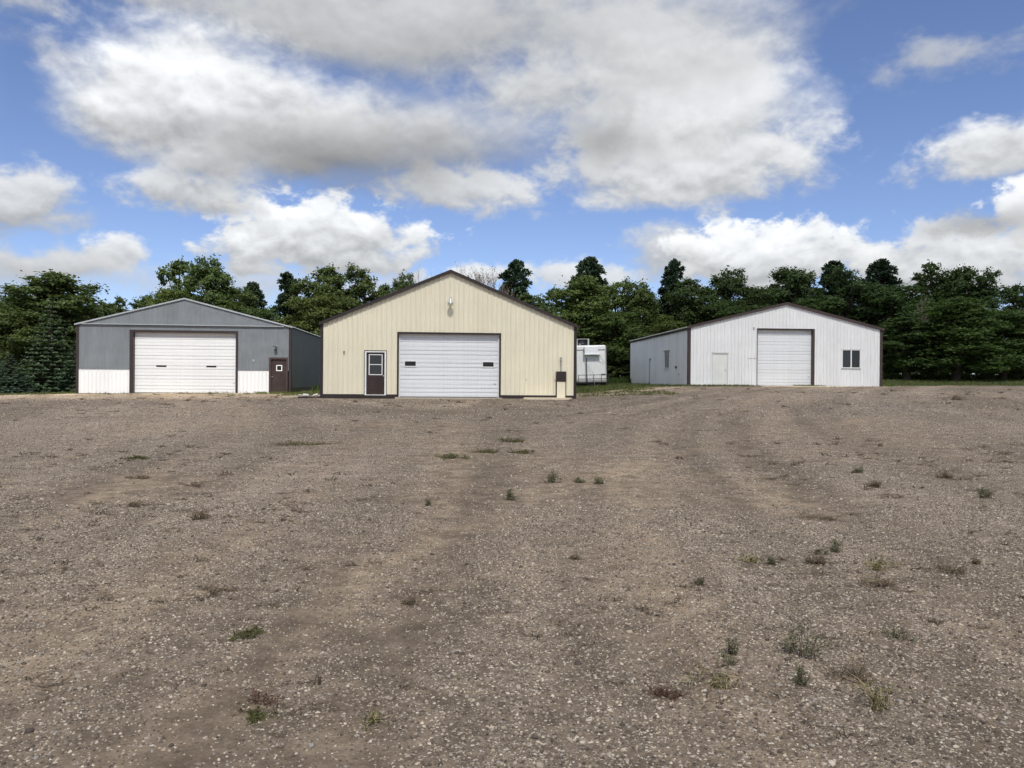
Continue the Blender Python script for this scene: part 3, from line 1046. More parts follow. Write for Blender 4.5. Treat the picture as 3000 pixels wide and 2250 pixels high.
wall(lef, L, lambda u: EAVE, GALV, corr_profile, pw=.66, rot=R(90), loc=(W, 0, 0), v0=.40, name='corrugated_sheet')
wall(lef, L, lambda u: EAVE, GALV, corr_profile, pw=.66, rot=R(-90), loc=(0, L, 0), v0=.2, name='corrugated_sheet')
wall(lef, W, lsl, GALV, corr_profile, pw=.66, rot=R(180), loc=(W, L, 0), brk=(PX,), v0=.2, name='corrugated_sheet')
core(lef, W, EAVE, PEAK, L, PX)
MB().box(.02, W - .02, .02, L, -.5, .0).build('foundation', CONCDARK, lef)
MB().box(W - .10, W - .015, .10, L - .1, -.3, .42).build('foundation', CONCDARK, lef)
roof_pair(lef, W, EAVE, PEAK, L, PX, .10, .12, .03, GALVLIGHT)
rake(lef, W, EAVE, PEAK, PX, .12, -.14, -.065, .035, .05, GALVLIGHT)
MB().box(.30, 6.30, -.13, -.0, 4.175, 4.215).build('gable_ledge', GALVLIGHT, lef)
MB().box(6.30, 12.25, -.125, -.0, 4.165, 4.205).build('gable_ledge', GALVLIGHT, lef)
for x0 in (-.035, W - .115):
    MB().box(x0, x0 + .15, -.045, .15, -.10, EAVE - .03).build('corner_trim', BROWN, lef, bevel=.004)
MB().box(3.07, 3.30, -.05, .26, -.05, 3.87).build('door_jamb', BROWN, lef)
MB().box(9.34, 9.48, -.05, .26, -.05, 3.87).build('door_jamb', BROWN, lef)
MB().box(3.30, 9.34, -.05, .26, 3.73, 3.87).build('door_header', BROWN, lef)
overhead_door(lef, 3.30, 9.34, .06, 3.74, 6, .19, DOORBRIGHT, [(4.56, 5.16, 1.635, 1.735, 0), (7.53, 8.13, 1.635, 1.735, 0)], plate=(9.21, .68))
MB().box(3.2, 9.4, -.12, .10, -.05, .018).build('door_sill', CONC, lef)
dr = empty('entry_door', (0, 0, 0))
dr.parent = lef
fr = MB()
fr.box(11.34, 11.46, -.045, .10, .08, 2.28).box(12.38, 12.48, -.045, .10, .08, 2.28).box(11.46, 12.38, -.045, .10, 2.17, 2.28)
fr.build('door_frame', BROWN2, dr)
MB().box(11.46, 12.38, .05, .09, .12, 2.17).build('door_leaf', DOORBROWN, dr)
MB().box(11.82, 12.08, .030, .052, 1.49, 1.76).build('window_pane', PANE_BLACK, dr)
fr = MB()
fr.box(11.77, 12.13, .018, .052, 1.76, 1.81).box(11.77, 12.13, .018, .052, 1.44, 1.49).box(11.77, 11.82, .018, .052, 1.49, 1.76).box(12.08, 12.13, .018, .052, 1.49, 1.76)
fr.build('window_frame', PAINTWHITE, dr)
MB().lathe([(.001, -.035), (.034, -.024), (.038, 0), (.034, .024), (.001, .035)], (11.54, -.0, 1.07), 12).build('knob', STEEL, dr, True)
MB().box(11.47, 12.37, -.05, .09, .075, .118).build('threshold', PAINTWHITE, dr)
lp = empty('wall_lamp', (11.76, 0, 2.78))
lp.parent = lef
MB().box(-.05, .05, -.03, -.005, -.02, .16).build('wall_plate', BLACKM, lp)
MB().tube([(0, -.03, .06), (-.03, -.12, .16), (-.10, -.20, .18), (-.12, -.26, .15)], .018, 8).build('arm', BLACKM, lp)
MB().lathe([(.001, .14), (.05, .13), (.06, .02), (.10, -.05), (.095, -.06), (.05, .0), (.001, .0)], (0, -.14, .0), 14).build('lamp_shade', BLACKM, lp, True)
MB().lathe([(.05, -.03), (.06, -.08), (.04, -.15), (.001, -.17)], (0, -.14, .0), 12).build('lamp_glass', mat('grimy_glass', (.16, .17, .16), .2), lp, True)
MB().box(10.36, 10.46, -.05, -.0, 2.0, 2.14).build('outlet_box', GALVLIGHT, lef, bevel=.006)

# ---------------------------------------------------------------- white shed at right
W, EAVE, PEAK, L, PX = 12.97, 3.80, 5.42, 17.6, 6.50
rig, rsl = shed('metal_shed', (11.45, 50.0, 1.42), 3.5, W, EAVE, PEAK, L, PX,
                'white ribbed metal shed with brown edging and a tall door at right')
RO = [(4.56, 8.38, -.1, 3.78), (1.58, 2.63, -.1, 2.13), (10.25, 11.50, 1.23, 2.47)]
wall(rig, W, rsl, WHITE2, rib_profile, openings=RO, brk=(PX,), v0=.02)
wall(rig, L, lambda u: EAVE, WHITE2, rib_profile, rot=R(90), loc=(W, 0, 0), v0=.05)
wall(rig, L, lambda u: EAVE, WHITE2, rib_profile, rot=R(-90), loc=(0, L, 0), v0=.05, openings=[(L - 5.85, L - 4.62, 1.20, 2.46)])
wall(rig, W, rsl, WHITE2, rib_profile, rot=R(180), loc=(W, L, 0), brk=(PX,), v0=.05)
core(rig, W, EAVE, PEAK, L, PX)
MB().box(.0, W - .0, .02, L, -.5, .02).build('foundation', CONCDARK, rig)
roof_pair(rig, W, EAVE, PEAK, L, PX, .10, .12, .045, mat('pale_roof_steel', (.40, .41, .40), .5, .1, .4, .12, 2.0))
rake(rig, W, EAVE, PEAK, PX, .10, -.14, -.03, .06, .10, BROWN2)
MB().box(-.10, -.02, -.03, L, EAVE - .16, EAVE - .01).build('eave_trim', BROWN, rig)
MB().box(W + .02, W + .10, -.03, L, EAVE - .16, EAVE - .01).build('eave_trim', BROWN, rig)
for x0 in (-.035, W - .145):
    MB().box(x0, x0 + .18, -.035, .18, -.04, EAVE - .02).build('corner_trim', BROWN2, rig, bevel=.004)
MB().box(4.535, 4.575, -.030, .26, -.02, 3.79).build('door_jamb', BROWN2, rig)
MB().box(8.27, 8.405, -.030, .27, -.02, 3.79).build('door_jamb', BROWN2, rig)
MB().box(4.575, 8.27, -.030, .26, 3.70, 3.79).build('door_header', BROWN, rig)
overhead_door(rig, 4.575, 8.27, .05, 3.74, 6, .20, mat('greyed_door_steel', (.75, .77, .79), .42, 0, .4, .03, .9, streak=.08), [], plate=(8.12, .63))
dr = empty('entry_door', (0, 0, 0))
dr.parent = rig
fr = MB()
fr.box(1.57, 1.625, -.028, .08, .02, 2.14).box(2.575, 2.635, -.028, .08, .02, 2.14).box(1.625, 2.575, -.028, .08, 2.09, 2.14)
fr.build('door_frame', mat('grey_white_paint', (.60, .62, .62), .5, 0, .4, .05, 2.0), dr)
MB().box(1.625, 2.575, .005, .05, .03, 2.085).build('door_leaf', DOORCREAM, dr)
MB().lathe([(.001, -.03), (.030, -.022), (.036, 0), (.030, .022), (.001, .03)], (2.47, -.045, 1.07), 12).build('knob', STEEL, dr, True)
MB().box(1.55, 2.655, -.045, -.006, 2.145, 2.165).build('drip_cap', RUSTGREY, dr)


def window_part(root, u0, u1, v0, v1, loc=(0, 0, 0), rot=0.0, hood=False):
    w = empty('window', loc, rot)
    w.parent = root
    f = MB()
    f.box(u0, u1, -.045, .06, v1 - .05, v1).box(u0, u1, -.045, .06, v0, v0 + .055)
    f.box(u0, u0 + .045, -.045, .06, v0 + .055, v1 - .05).box(u1 - .045, u1, -.045, .06, v0 + .055, v1 - .05)
    um = (u0 + u1) / 2
    f.box(um - .035, um + .035, -.035, .05, v0 + .055, v1 - .05)
    f.build('window_frame', PAINTWHITE, w)
    MB().box(u0 + .045, um - .035, .015, .03, v0 + .055, v1 - .05).build('window_pane', PANE_BLIND, w)
    MB().box(um + .035, u1 - .045, .0, .015, v0 + .055, v1 - .05).build('window_pane', PANE, w)
    MB().box(u0 - .03, u1 + .02, -.06, .0, v0 - .03, v0 - .002).build('window_sill', RUSTGREY, w)
    if hood:
        MB().box(u0 - .12, u1 + .12, -.12, .0, v1 + .01, v1 + .05).build('drip_hood', RUSTGREY, w)
    else:
        MB().box(u0 - .03, u1 + .03, -.05, .0, v1 + .002, v1 + .022).build('drip_cap', RUSTGREY, w)


window_part(rig, 10.25, 11.50, 1.23, 2.47)
window_part(rig, L - 5.85, L - 4.62, 1.20, 2.46, (0, L, 0), R(-90), True)
MB().tube([(-.12, 10.1, -.2), (-.12, 10.1, 2.02)], .035, 8).box(-.15, .0, 10.05, 10.15, 1.9, 2.08).build('conduit', RUSTGREY, rig)
MB().box(-.10, .0, 2.70, 2.86, 1.17, 1.33).build('outlet_box', mat('dark_grey_box', (.08, .085, .09), .6), rig)
MB().tube([(-.0, 1.96, .75), (-.12, 1.96, .75), (-.16, 1.96, .62)], .025, 8).box(-.14, -.1, 1.86, 2.06, .77, .80).build('tap', RUSTGREY, rig)
MB().tube([(-.1, 11.45, -.1), (-.1, 11.45, .2), (-.2, 11.45, .26)], .03, 8).build('stub_pipe', RUSTGREY, rig)
MB().box(4.30, 4.35, -.06, -.0, 3.68, 3.86).build('lamp_bracket', RUSTGREY, rig)
MB().box(3.94, 4.53, -.026, -.018, 1.80, 1.825).build('scrape_strip', RUSTGREY, rig)

# ---------------------------------------------------------------- pads, cabinet and litter by the walls
def local_to_world(root, u, d, v=0.0):
    a = root.rotation_euler[2]
    return (root.location[0] + u * math.cos(a) - d * math.sin(a), root.location[1] + u * math.sin(a) + d * math.cos(a), root.location[2] + v)


def pad(root, pts, top, th, m=CONC):
    mb = MB()
    n = len(pts)
    wp = [local_to_world(root, u, d, top) for u, d in pts]
    mb.v = [(x, y, z) for x, y, z in wp] + [(x, y, z - th) for x, y, z in wp]
    mb.f = [tuple(range(n))] + [(k, (k + 1) % n, n + (k + 1) % n, n + k) for k in range(n)]
    o = mb.build('concrete_pad', m, None)
    return tag(o, kind='structure')


pad(mid, [(9.55, -1.15), (11.75, -1.15), (11.98, -.35), (11.75, -.07), (9.70, -.07)], .06, .3, mat('pale_concrete', (.66, .56, .42), .9, 0, .2, .12, 3.0, .4, 30))
pad(mid, [(3.5, -.30), (8.6, -.33), (8.6, .02), (3.5, .02)], .035, .25)
pad(rig, [(4.3, -1.6), (9.9, -1.5), (8.6, .02), (4.3, .02)], .05, .3, MATS['pale_concrete'])
pad(rig, [(-.3, -.35), (4.2, -.35), (4.2, .02), (-.3, .02)], .03, .3)

cab = empty('utility_cabinet', local_to_world(mid, 11.46, -.045, .0), R(4.5))
tag(cab, 'brown utility box on a cream pedestal at the cream shed\'s right corner', 'cabinet')
MB().box(-.24, .24, -.20, .0, .84, 1.33).build('cabinet_box', BROWN, cab, bevel=.008)
f = MB()
f.box(-.20, .20, -.17, -.005, .01, .838)
f.build('pedestal', CREAM, cab)
MB().box(-.012, .012, -.176, -.168, .03, .83).build('pedestal_seam', CREAM, cab)
MB().box(-.24, -.202, -.10, .0, .0, .838).build('side_channel', BROWN, cab)
MB().box(.202, .24, -.10, .0, .0, .838).build('side_channel', BROWN, cab)
MB().tube([(.0, -.07, 1.33), (.0, -.07, 1.80), (-.005, -.07, 1.98)], .022, 8).build('conduit', RUSTGREY, cab)
MB().box(-.045, .035, -.11, -.0, 1.80, 2.02).build('junction_box', RUSTGREY, cab, bevel=.006)

x, y, z = local_to_world(mid, -1.35, 1.2)
z = gz(x, y)
o = MB().box(-.75, .75, -.05, .05, -.02, .03).build('plank', WOODPALE, None)
o.location = (x, y + .2, z + .03)
o.rotation_euler = (0, 0, R(2))
tag(o, 'pale plank lying on the grass left of the cream shed\'s corner', 'plank')
x, y, _ = local_to_world(mid, -.55, .35)
z = gz(x, y)
sc = empty('scrap_heap', (x, y, z))
tag(sc, 'small heap of black and white scrap at the cream shed\'s left corner', 'scrap')
MB().tube([(-.55, -.1, .03), (-.2, -.22, .05), (.3, -.2, .03), (.5, -.05, .04)], .05, 8).build('black_hose', BLACKPL, sc, True)
rs = random.Random(5)
for k in range(9):
    b = MB()
    a = rs.uniform(-.45, .5)
    c = rs.uniform(-.1, .25)
    h = rs.uniform(.03, .12)
    b.box(a - rs.uniform(.06, .2), a + rs.uniform(.06, .2), c - .07, c + .07, h, h + .025)
    o = b.build('scrap_piece', PAINTWHITE if k % 3 else BLACKPL, sc)
    o.rotation_euler = (rs.uniform(-.3, .3), rs.uniform(-.25, .25), rs.uniform(-.4, .4))

# ================================================================== box trailer between the sheds
TW, TH, TL = 2.40, 2.82, 8.5
tr = empty('box_trailer', (6.42, 62.0, gz(6.42, 62) - .02), R(2.5))
tr.rotation_euler = (0, R(-1.6), R(2.5))
tag(tr, 'white box trailer with roof unit parked between the cream and white sheds', 'trailer')
z0 = 1.76 - tr.location[2]
TWHITE = mat('trailer_white', (.86, .86, .85), .42, 0, .4, .05, 1.2, streak=.16)
TGREY = mat('trailer_grey_trim', (.42, .42, .40), .45, .3, .4, .15, 3.0, streak=.2)
h = TW / 2
MB().box(-h, h, 0, TL, z0, z0 + TH).build('box_body', TWHITE, tr, bevel=.09)
for sx in (-1, 1):
    MB().box(sx * h - .035, sx * h + .035, -.03, .06, z0 + .02, z0 + TH - .12).build('corner_post', TGREY, tr, bevel=.01)
MB().box(-h + .04, h - .04, -.05, .02, z0 + TH - .36, z0 + TH - .06).build('front_cap', TWHITE, tr, bevel=.03)
MB().box(-h + .06, h - .06, -.03, .01, z0 + TH - .40, z0 + TH - .37).build('cap_seam', TGREY, tr)
MB().box(-h, h, -.06, .10, z0 - .14, z0 + .0).build('bottom_rail', TGREY, tr, bevel=.01)
MB().box(.82, 1.12, -.012, .0, z0 + .38, z0 + .52).build('marker_decal', mat('faded_decal', (.18, .18, .20), .6, 0, .3, .6, 14.0), tr)
ac = empty('roof_unit', (0, 0, 0))
ac.parent = tr
RU0, RU1, RY0, RY1, RZ0, RZ1 = -1.18, -.08, .35, 1.35, z0 + TH, z0 + TH + .55
f = MB()
f.box(RU0, RU1, RY0, RY1, RZ1 - .04, RZ1).box(RU0, RU0 + .16, RY0, RY1, RZ0, RZ1 - .04).box(RU1 - .12, RU1, RY0, RY1, RZ0, RZ1 - .04).box(RU0 + .16, RU1 - .12, RY1 - .04, RY1, RZ0, RZ1 - .04)
f.build('unit_casing', mat('unit_grey', (.45, .45, .42), .5, .1, .4, .15, 3.0), ac)
MB().box(RU0 + .16, RU1 - .12, RY0 + .25, RY0 + .28, RZ0, RZ1 - .04).build('unit_grille', BLACKM, ac)
f = MB()
for k in range(5):
    w = 2 * math.pi * k / 5
    cx, cz = (RU0 + RU1) / 2, (RZ0 + RZ1) / 2
    f.quad((cx, RY0 + .2, cz), (cx + .2 * math.cos(w), RY0 + .17, cz + .2 * math.sin(w)), (cx + .2 * math.cos(w + .7), RY0 + .22, cz + .2 * math.sin(w + .7)), (cx + .05 * math.cos(w + .9), RY0 + .21, cz + .05 * math.sin(w + .9)))
f.build('unit_fan', mat('fan_blue_grey', (.12, .13, .16), .4, .5), ac)
MB().lathe([(.001, .16), (.05, .14), (.06, .06), (.03, .04), (.03, 0)], (-.88, .15, z0 + TH), 12).build('roof_vent', TGREY, tr, True)
# white hood box on the front wall
hd = empty('front_hood', (0, 0, 0))
hd.parent = tr
MB().box(-.55, .52, -.36, -.05, z0 + TH - .72, z0 + TH - .10).build('hood_box', mat('clean_white', (.84, .85, .86), .35), hd, bevel=.02)
MB().box(-.64, .70, -.42, -.05, z0 + TH - .77, z0 + TH - .722).build('hood_shelf', TWHITE, hd)
MB().box(-.62, -.552, -.33, -.05, z0 + TH - .66, z0 + TH - .2).build('hood_side', TGREY, hd)
MB().tube([(.58, -.38, z0 + TH - .78), (1.08, -.08, z0 + TH - 1.45)], .014, 6).build('brace', TGREY, hd)
MB().tube([(-.66, -.12, z0 + TH - 1.05), (.40, -.25, z0 + .08)], .012, 6).build('brace', TGREY, hd)
MB().tube([(-.40, -.32, z0 - .15), (-.44, -.32, z0 + TH - 1.02)], .036, 8).build('exhaust_pole', BLACKM, tr)
# catwalk and rail
ct = empty('catwalk', (0, 0, 0))
ct.parent = tr
MB().box(-h, h + .08, -1.0, -.05, z0 - .24, z0 - .17).build('deck', BLACKM, ct)
for zz in (z0 + .10, z0 + .40):
    MB().box(-h, h + .08, -1.0, -.96, zz, zz + .04).build('rail', BLACKM, ct)
for k in range(5):
    xx = -h + (TW + .04) * k / 4
    MB().box(xx, xx + .04, -.96, -.92, z0 - .17, z0 + .45).build('rail_post', BLACKM, ct)
# running gear
ch = empty('chassis', (0, 0, 0))
ch.parent = tr
for sx in (-.45, .45):
    MB().box(sx - .05, sx + .05, -.9, TL - .2, z0 - .42, z0 - .145).build('frame_rail', BLACKM, ch)
MB().tube([(-.45, -.9, z0 - .35), (.0, -2.1, z0 - .42)], .05, 6).build('drawbar', BLACKM, ch)
MB().tube([(.45, -.9, z0 - .35), (.0, -2.1, z0 - .42)], .05, 6).build('drawbar', BLACKM, ch)
MB().tube([(.02, -1.4, .02), (.02, -1.4, z0 - .05)], .03, 8).build('jack', STEEL, ch)
MB().box(.6, 1.1, -.5, .2, z0 - .62, z0 - .25).build('tool_box', BLACKM, ch)
MB().box(-1.1, -.6, -.5, .2, z0 - .62, z0 - .25).build('tool_box', BLACKM, ch)
for sx in (-1, 1):
    for yy in (TL * .58, TL * .58 + .95):
        prof = []
        wm = MB()
        wm.tube([(sx * .88, yy, .38), (sx * .90, yy, .38), (sx * 1.10, yy, .38), (sx * 1.12, yy, .38)], [.34, .38, .38, .34], 20)
        wm.build('wheel', RUBBER, ch, False)

# ================================================================== trees
TREES = [
    (-47.43, 70, 9.04, 5.28, 'broadleaf_tree', 0, (0.85, 0.95, 0.8), 'broad green tree cut off by the left edge of the picture'),
    (-39.76, 67, 10.32, 7.88, 'broadleaf_tree', 1, (0.9, 1.0, 0.85), 'large dome-shaped dark green tree behind the dark spruce left of the grey shed'),
    (-40.57, 63, 6.7, 5.31, 'broadleaf_tree', 2, (0.95, 1.0, 0.8), 'lower green tree beside the blue-grey spruce at far left'),
    (-39.51, 72, 8.18, 4.15, 'broadleaf_tree', 3, (0.85, 0.95, 0.9), 'low dark green tree just right of the big dome-shaped tree at left'),
    (-41.42, 80, 9.81, 3.02, 'broadleaf_tree', 4, (0.95, 1.05, 0.9), 'small thin-crowned tree above the left slope of the grey shed roof'),
    (-38.23, 80, 9.75, 3.02, 'broadleaf_tree', 5, (1.0, 1.1, 0.9), 'thin airy tree in the sky gap left of the tall tree behind the grey shed'),
    (-31.94, 74, 12.98, 4.92, 'broadleaf_tree', 4, (1.1, 1.25, 1.0), 'tallest airy-crowned tree rising above the peak of the grey shed'),
    (-28.14, 72, 11.95, 4.79, 'broadleaf_tree', 6, (1.0, 1.15, 0.95), 'tall full tree joined to the right of the tallest airy tree behind the grey shed'),
    (-31.44, 70, 9.42, 3.57, 'broadleaf_tree', 2, (1.3, 1.35, 0.9), "bright yellow-green round tree touching the left of the grey shed's peak"),
    (-26.67, 74, 9.9, 4.27, 'broadleaf_tree', 7, (0.95, 1.05, 0.85), 'dark round tree between the tall airy tree and the first pine behind the grey shed'),
    (-26.79, 79, 10.98, 3.43, 'pine_tree', 0, (0.9, 0.95, 0.9), 'round-topped dark pine behind the right slope of the grey shed roof'),
    (-22.43, 77, 11.6, 3.69, 'pine_tree', 1, (0.9, 1.0, 1.0), 'pointed dark pine midway between the grey shed peak and the cream shed peak'),
    (-18.3, 76, 11.88, 5.56, 'broadleaf_tree', 0, (1.0, 1.05, 0.85), "full olive-green tree left of the cream shed's roof slope, right of the pointed pine"),
    (-15.05, 77, 11.87, 4.61, 'broadleaf_tree', 5, (0.95, 1.0, 0.85), "olive tree with a drooping right edge behind the cream shed's left roof slope"),
    (-12.71, 78, 10.54, 3.29, 'broadleaf_tree', 3, (0.9, 1.0, 0.85), 'lower dark tree behind the upper left roof slope of the cream shed'),
    (-11.94, 84, 12.1, 3.17, 'broadleaf_tree', 6, (0.8, 0.95, 0.85), 'small round tree just left of the leafless tree behind the cream shed'),
    (-22.26, 70, 7.2, 4.66, 'broadleaf_tree', 2, (0.85, 1.0, 0.95), 'lower bluish green tree in front of the two pines between the grey and cream sheds'),
    (-18.01, 68, 8.29, 4.53, 'broadleaf_tree', 7, (1.15, 1.1, 0.8), 'low olive tree in front of the pointed pine, left of the cream shed'),
    (-14.91, 69, 8.14, 5.2, 'broadleaf_tree', 1, (1.0, 1.0, 0.8), "low grey-green tree directly against the cream shed's left eave"),
    (-26.77, 70, 8.01, 4.97, 'broadleaf_tree', 0, (1.05, 1.15, 0.85), "low leafy tree rising directly behind the grey shed's right roof slope"),
    (-9.64, 86, 13.58, 5.34, 'bare_tree', 0, (0.55, 0.5, 0.47), "leafless grey tree peeking over the cream shed's left roof slope near its peak"),
    (-6.7, 90, 14.43, 3.59, 'bare_tree', 1, (0.55, 0.5, 0.47), "leafless twigs showing just right of the cream shed's peak"),
    (-2.86, 78, 11.83, 4.15, 'bare_tree', 2, (0.5, 0.43, 0.38), "brownish half-dead tree right of the cream shed's peak"),
    (-0.75, 75, 10.6, 3.33, 'bare_tree', 0, (0.5, 0.43, 0.38), "grey-brown twiggy tree below the first pine right of the cream shed's peak"),
    (0.39, 80, 13.18, 3.98, 'pine_tree', 2, (0.8, 0.95, 0.95), "pine right of the cream shed's peak, first of five at right"),
    (1.41, 74, 8.83, 4.6, 'broadleaf_tree', 3, (0.85, 0.95, 0.8), "dark tree filling in below the pine right of the cream shed's peak"),
    (4.0, 80, 10.51, 3.37, 'broadleaf_tree', 4, (0.85, 1.0, 0.85), 'loose tree in the dip between the two pines over the trailer'),
    (7.06, 76, 10.74, 6.07, 'broadleaf_tree', 1, (1.05, 1.15, 0.85), 'broad mid-green tree under the pine above the white trailer'),
    (8.16, 84, 13.91, 4.29, 'pine_tree', 0, (0.75, 0.9, 0.9), 'pine above the white trailer, second of the five pines at right'),
    (10.71, 79, 10.44, 3.86, 'broadleaf_tree', 5, (1.0, 1.15, 0.85), 'leafy tree top right of the pine above the white trailer'),
    (12.9, 77, 9.84, 4.1, 'broadleaf_tree', 6, (1.0, 1.1, 0.85), 'rounded tree above the back corner of the white shed'),
    (17.07, 82, 13.21, 3.93, 'pine_tree', 1, (0.7, 0.85, 0.85), "tall pine above the white shed's left eave, third of five at right"),
    (9.46, 74, 7.13, 6.24, 'broadleaf_tree', 2, (0.95, 1.1, 0.85), 'bulging low green tree between the white trailer and the white shed'),
    (6.69, 76, 6.74, 5.06, 'broadleaf_tree', 7, (0.9, 1.0, 0.85), "low tree directly behind the white trailer's roof unit"),
    (12.59, 73, 4.39, 4.53, 'broadleaf_tree', 3, (0.85, 1.0, 0.9), 'lowest dark bushy tree by the back corner of the white shed'),
    (14.8, 72, 6.26, 3.51, 'broadleaf_tree', 0, (1.2, 1.25, 0.8), "bright green bush-like tree top just over the white shed's left eave line"),
    (18.19, 77, 10.34, 5.12, 'broadleaf_tree', 0, (0.75, 0.9, 0.8), "dark broad tree right of the third pine, over the white shed's left slope"),
    (22.06, 79, 11.38, 4.73, 'broadleaf_tree', 6, (0.7, 0.88, 0.8), "round-topped dark tree left of the white shed's peak"),
    (24.13, 76, 9.41, 4.38, 'broadleaf_tree', 7, (0.75, 0.92, 0.75), "low dark tree left above the white shed's peak"),
    (28.82, 79, 11.69, 5.61, 'broadleaf_tree', 1, (0.7, 0.88, 0.8), "tall domed dark tree right above the white shed's peak"),
    (34.51, 83, 12.83, 4.35, 'pine_tree', 2, (0.65, 0.85, 0.85), 'fourth of five pines, half hidden behind a dark tree over the white shed'),
    (33.02, 76, 10.69, 5.73, 'broadleaf_tree', 5, (0.62, 0.82, 0.78), 'very dark tree in front of the fourth pine'),
    (39.0, 82, 12.88, 4.29, 'pine_tree', 0, (0.65, 0.82, 0.85), "rightmost pine, its stacked clumps standing over the white shed's right slope"),
    (36.69, 75, 9.47, 6.99, 'broadleaf_tree', 2, (0.65, 0.88, 0.75), 'wide dark tree below the rightmost pine'),
    (28.82, 74, 7.86, 6.24, 'broadleaf_tree', 3, (0.75, 0.95, 0.75), "low dark tree directly behind the white shed's right roof slope"),
    (21.28, 74, 7.73, 6.24, 'broadleaf_tree', 2, (0.75, 0.92, 0.75), "low dark tree directly behind the white shed's left roof slope"),
    (42.4, 78, 12.0, 4.5, 'broadleaf_tree', 4, (0.7, 0.9, 0.75), 'airy tall tree right of the sky gap near the right edge'),
    (44.31, 77, 11.44, 4.78, 'broadleaf_tree', 1, (0.68, 0.88, 0.75), 'dense tall tree joined to the airy one near the right edge'),
    (46.0, 75, 10.36, 4.33, 'broadleaf_tree', 5, (0.68, 0.9, 0.78), 'rounded tree second from the right edge of the picture'),
    (50.23, 76, 9.78, 4.38, 'broadleaf_tree', 4, (0.68, 0.88, 0.75), 'loose tree at the right edge of the picture'),
    (36.89, 70, 7.51, 2.48, 'bare_tree', 1, (0.75, 0.62, 0.38), 'yellowish dying treetop below the sky gap near the right edge'),
    (33.92, 66, 5.32, 5.56, 'broadleaf_tree', 3, (0.75, 1.0, 0.75), 'low dark green tree just right of the white shed'),
    (37.43, 65, 6.74, 6.92, 'broadleaf_tree', 6, (0.8, 1.05, 0.75), 'big spreading green tree standing before the trunks right of the white shed'),
    (42.75, 67, 6.17, 5.94, 'broadleaf_tree', 7, (0.72, 0.95, 0.75), 'low green tree under the right edge of the tree line'),
    (47.61, 68, 7.02, 6.03, 'broadleaf_tree', 0, (0.72, 0.95, 0.75), 'green tree mostly outside the right edge of the picture'),
    (-33.94, 56.5, 7.06, 4.89, 'spruce_tree', 0, (0.8, 0.95, 0.85), "tall dark green spruce beside the grey shed's left corner"),
    (-34.96, 53.5, 2.85, 3.56, 'spruce_tree', 1, (1.0, 1.1, 1.35), 'short blue-grey spruce at the left edge of the picture'),
    (-39.79, 58, 4.83, 4.37, 'spruce_tree', 1, (0.7, 0.9, 0.8), 'dark spruce mostly outside the left edge of the picture'),
    (-34.05, 60, 4.32, 2.93, 'spruce_tree', 0, (0.7, 0.85, 0.75), 'narrow dark spruce squeezed between the tall spruce and the grey shed'),
]
LEAF = leaf_mat('broad_leaf', (.056, .078, .030), (.108, .136, .050), .36)
NEEDLE = leaf_mat('needle', (.024, .042, .022), (.065, .090, .048), .10)
SPRUCEN = leaf_mat('spruce_needle', (.022, .038, .022), (.105, .140, .080), .10)
DRYLEAF = leaf_mat('dry_leaf', (.16, .11, .05), (.34, .26, .13), .2)
BARK = mat('bark', (.085, .068, .052), .95, 0, .1, .3, 2.0, .9, 18)
TWIG = mat('twig', (.20, .175, .155), .9, 0, .1, .2, 2.0)


def leaf_quads(c, nrm, size, rg, aspect=.62):
    """diamond leaves at centres c with normals nrm"""
    n = len(c)
    nrm = nrm / (np.linalg.norm(nrm, axis=1, keepdims=True) + 1e-9)
    a = rg.normal(0, 1, (n, 3))
    a -= nrm * (a * nrm).sum(1, keepdims=True)
    a /= np.linalg.norm(a, axis=1, keepdims=True) + 1e-9
    b = np.cross(nrm, a)
    s_ = np.asarray(size)[:, None]
    v = np.stack([c - a * s_ * .5, c + b * s_ * aspect * .5 + nrm * s_ * .08, c + a * s_ * .5, c - b * s_ * aspect * .5 + nrm * s_ * .08], 1)
    return v.reshape(-1, 3)


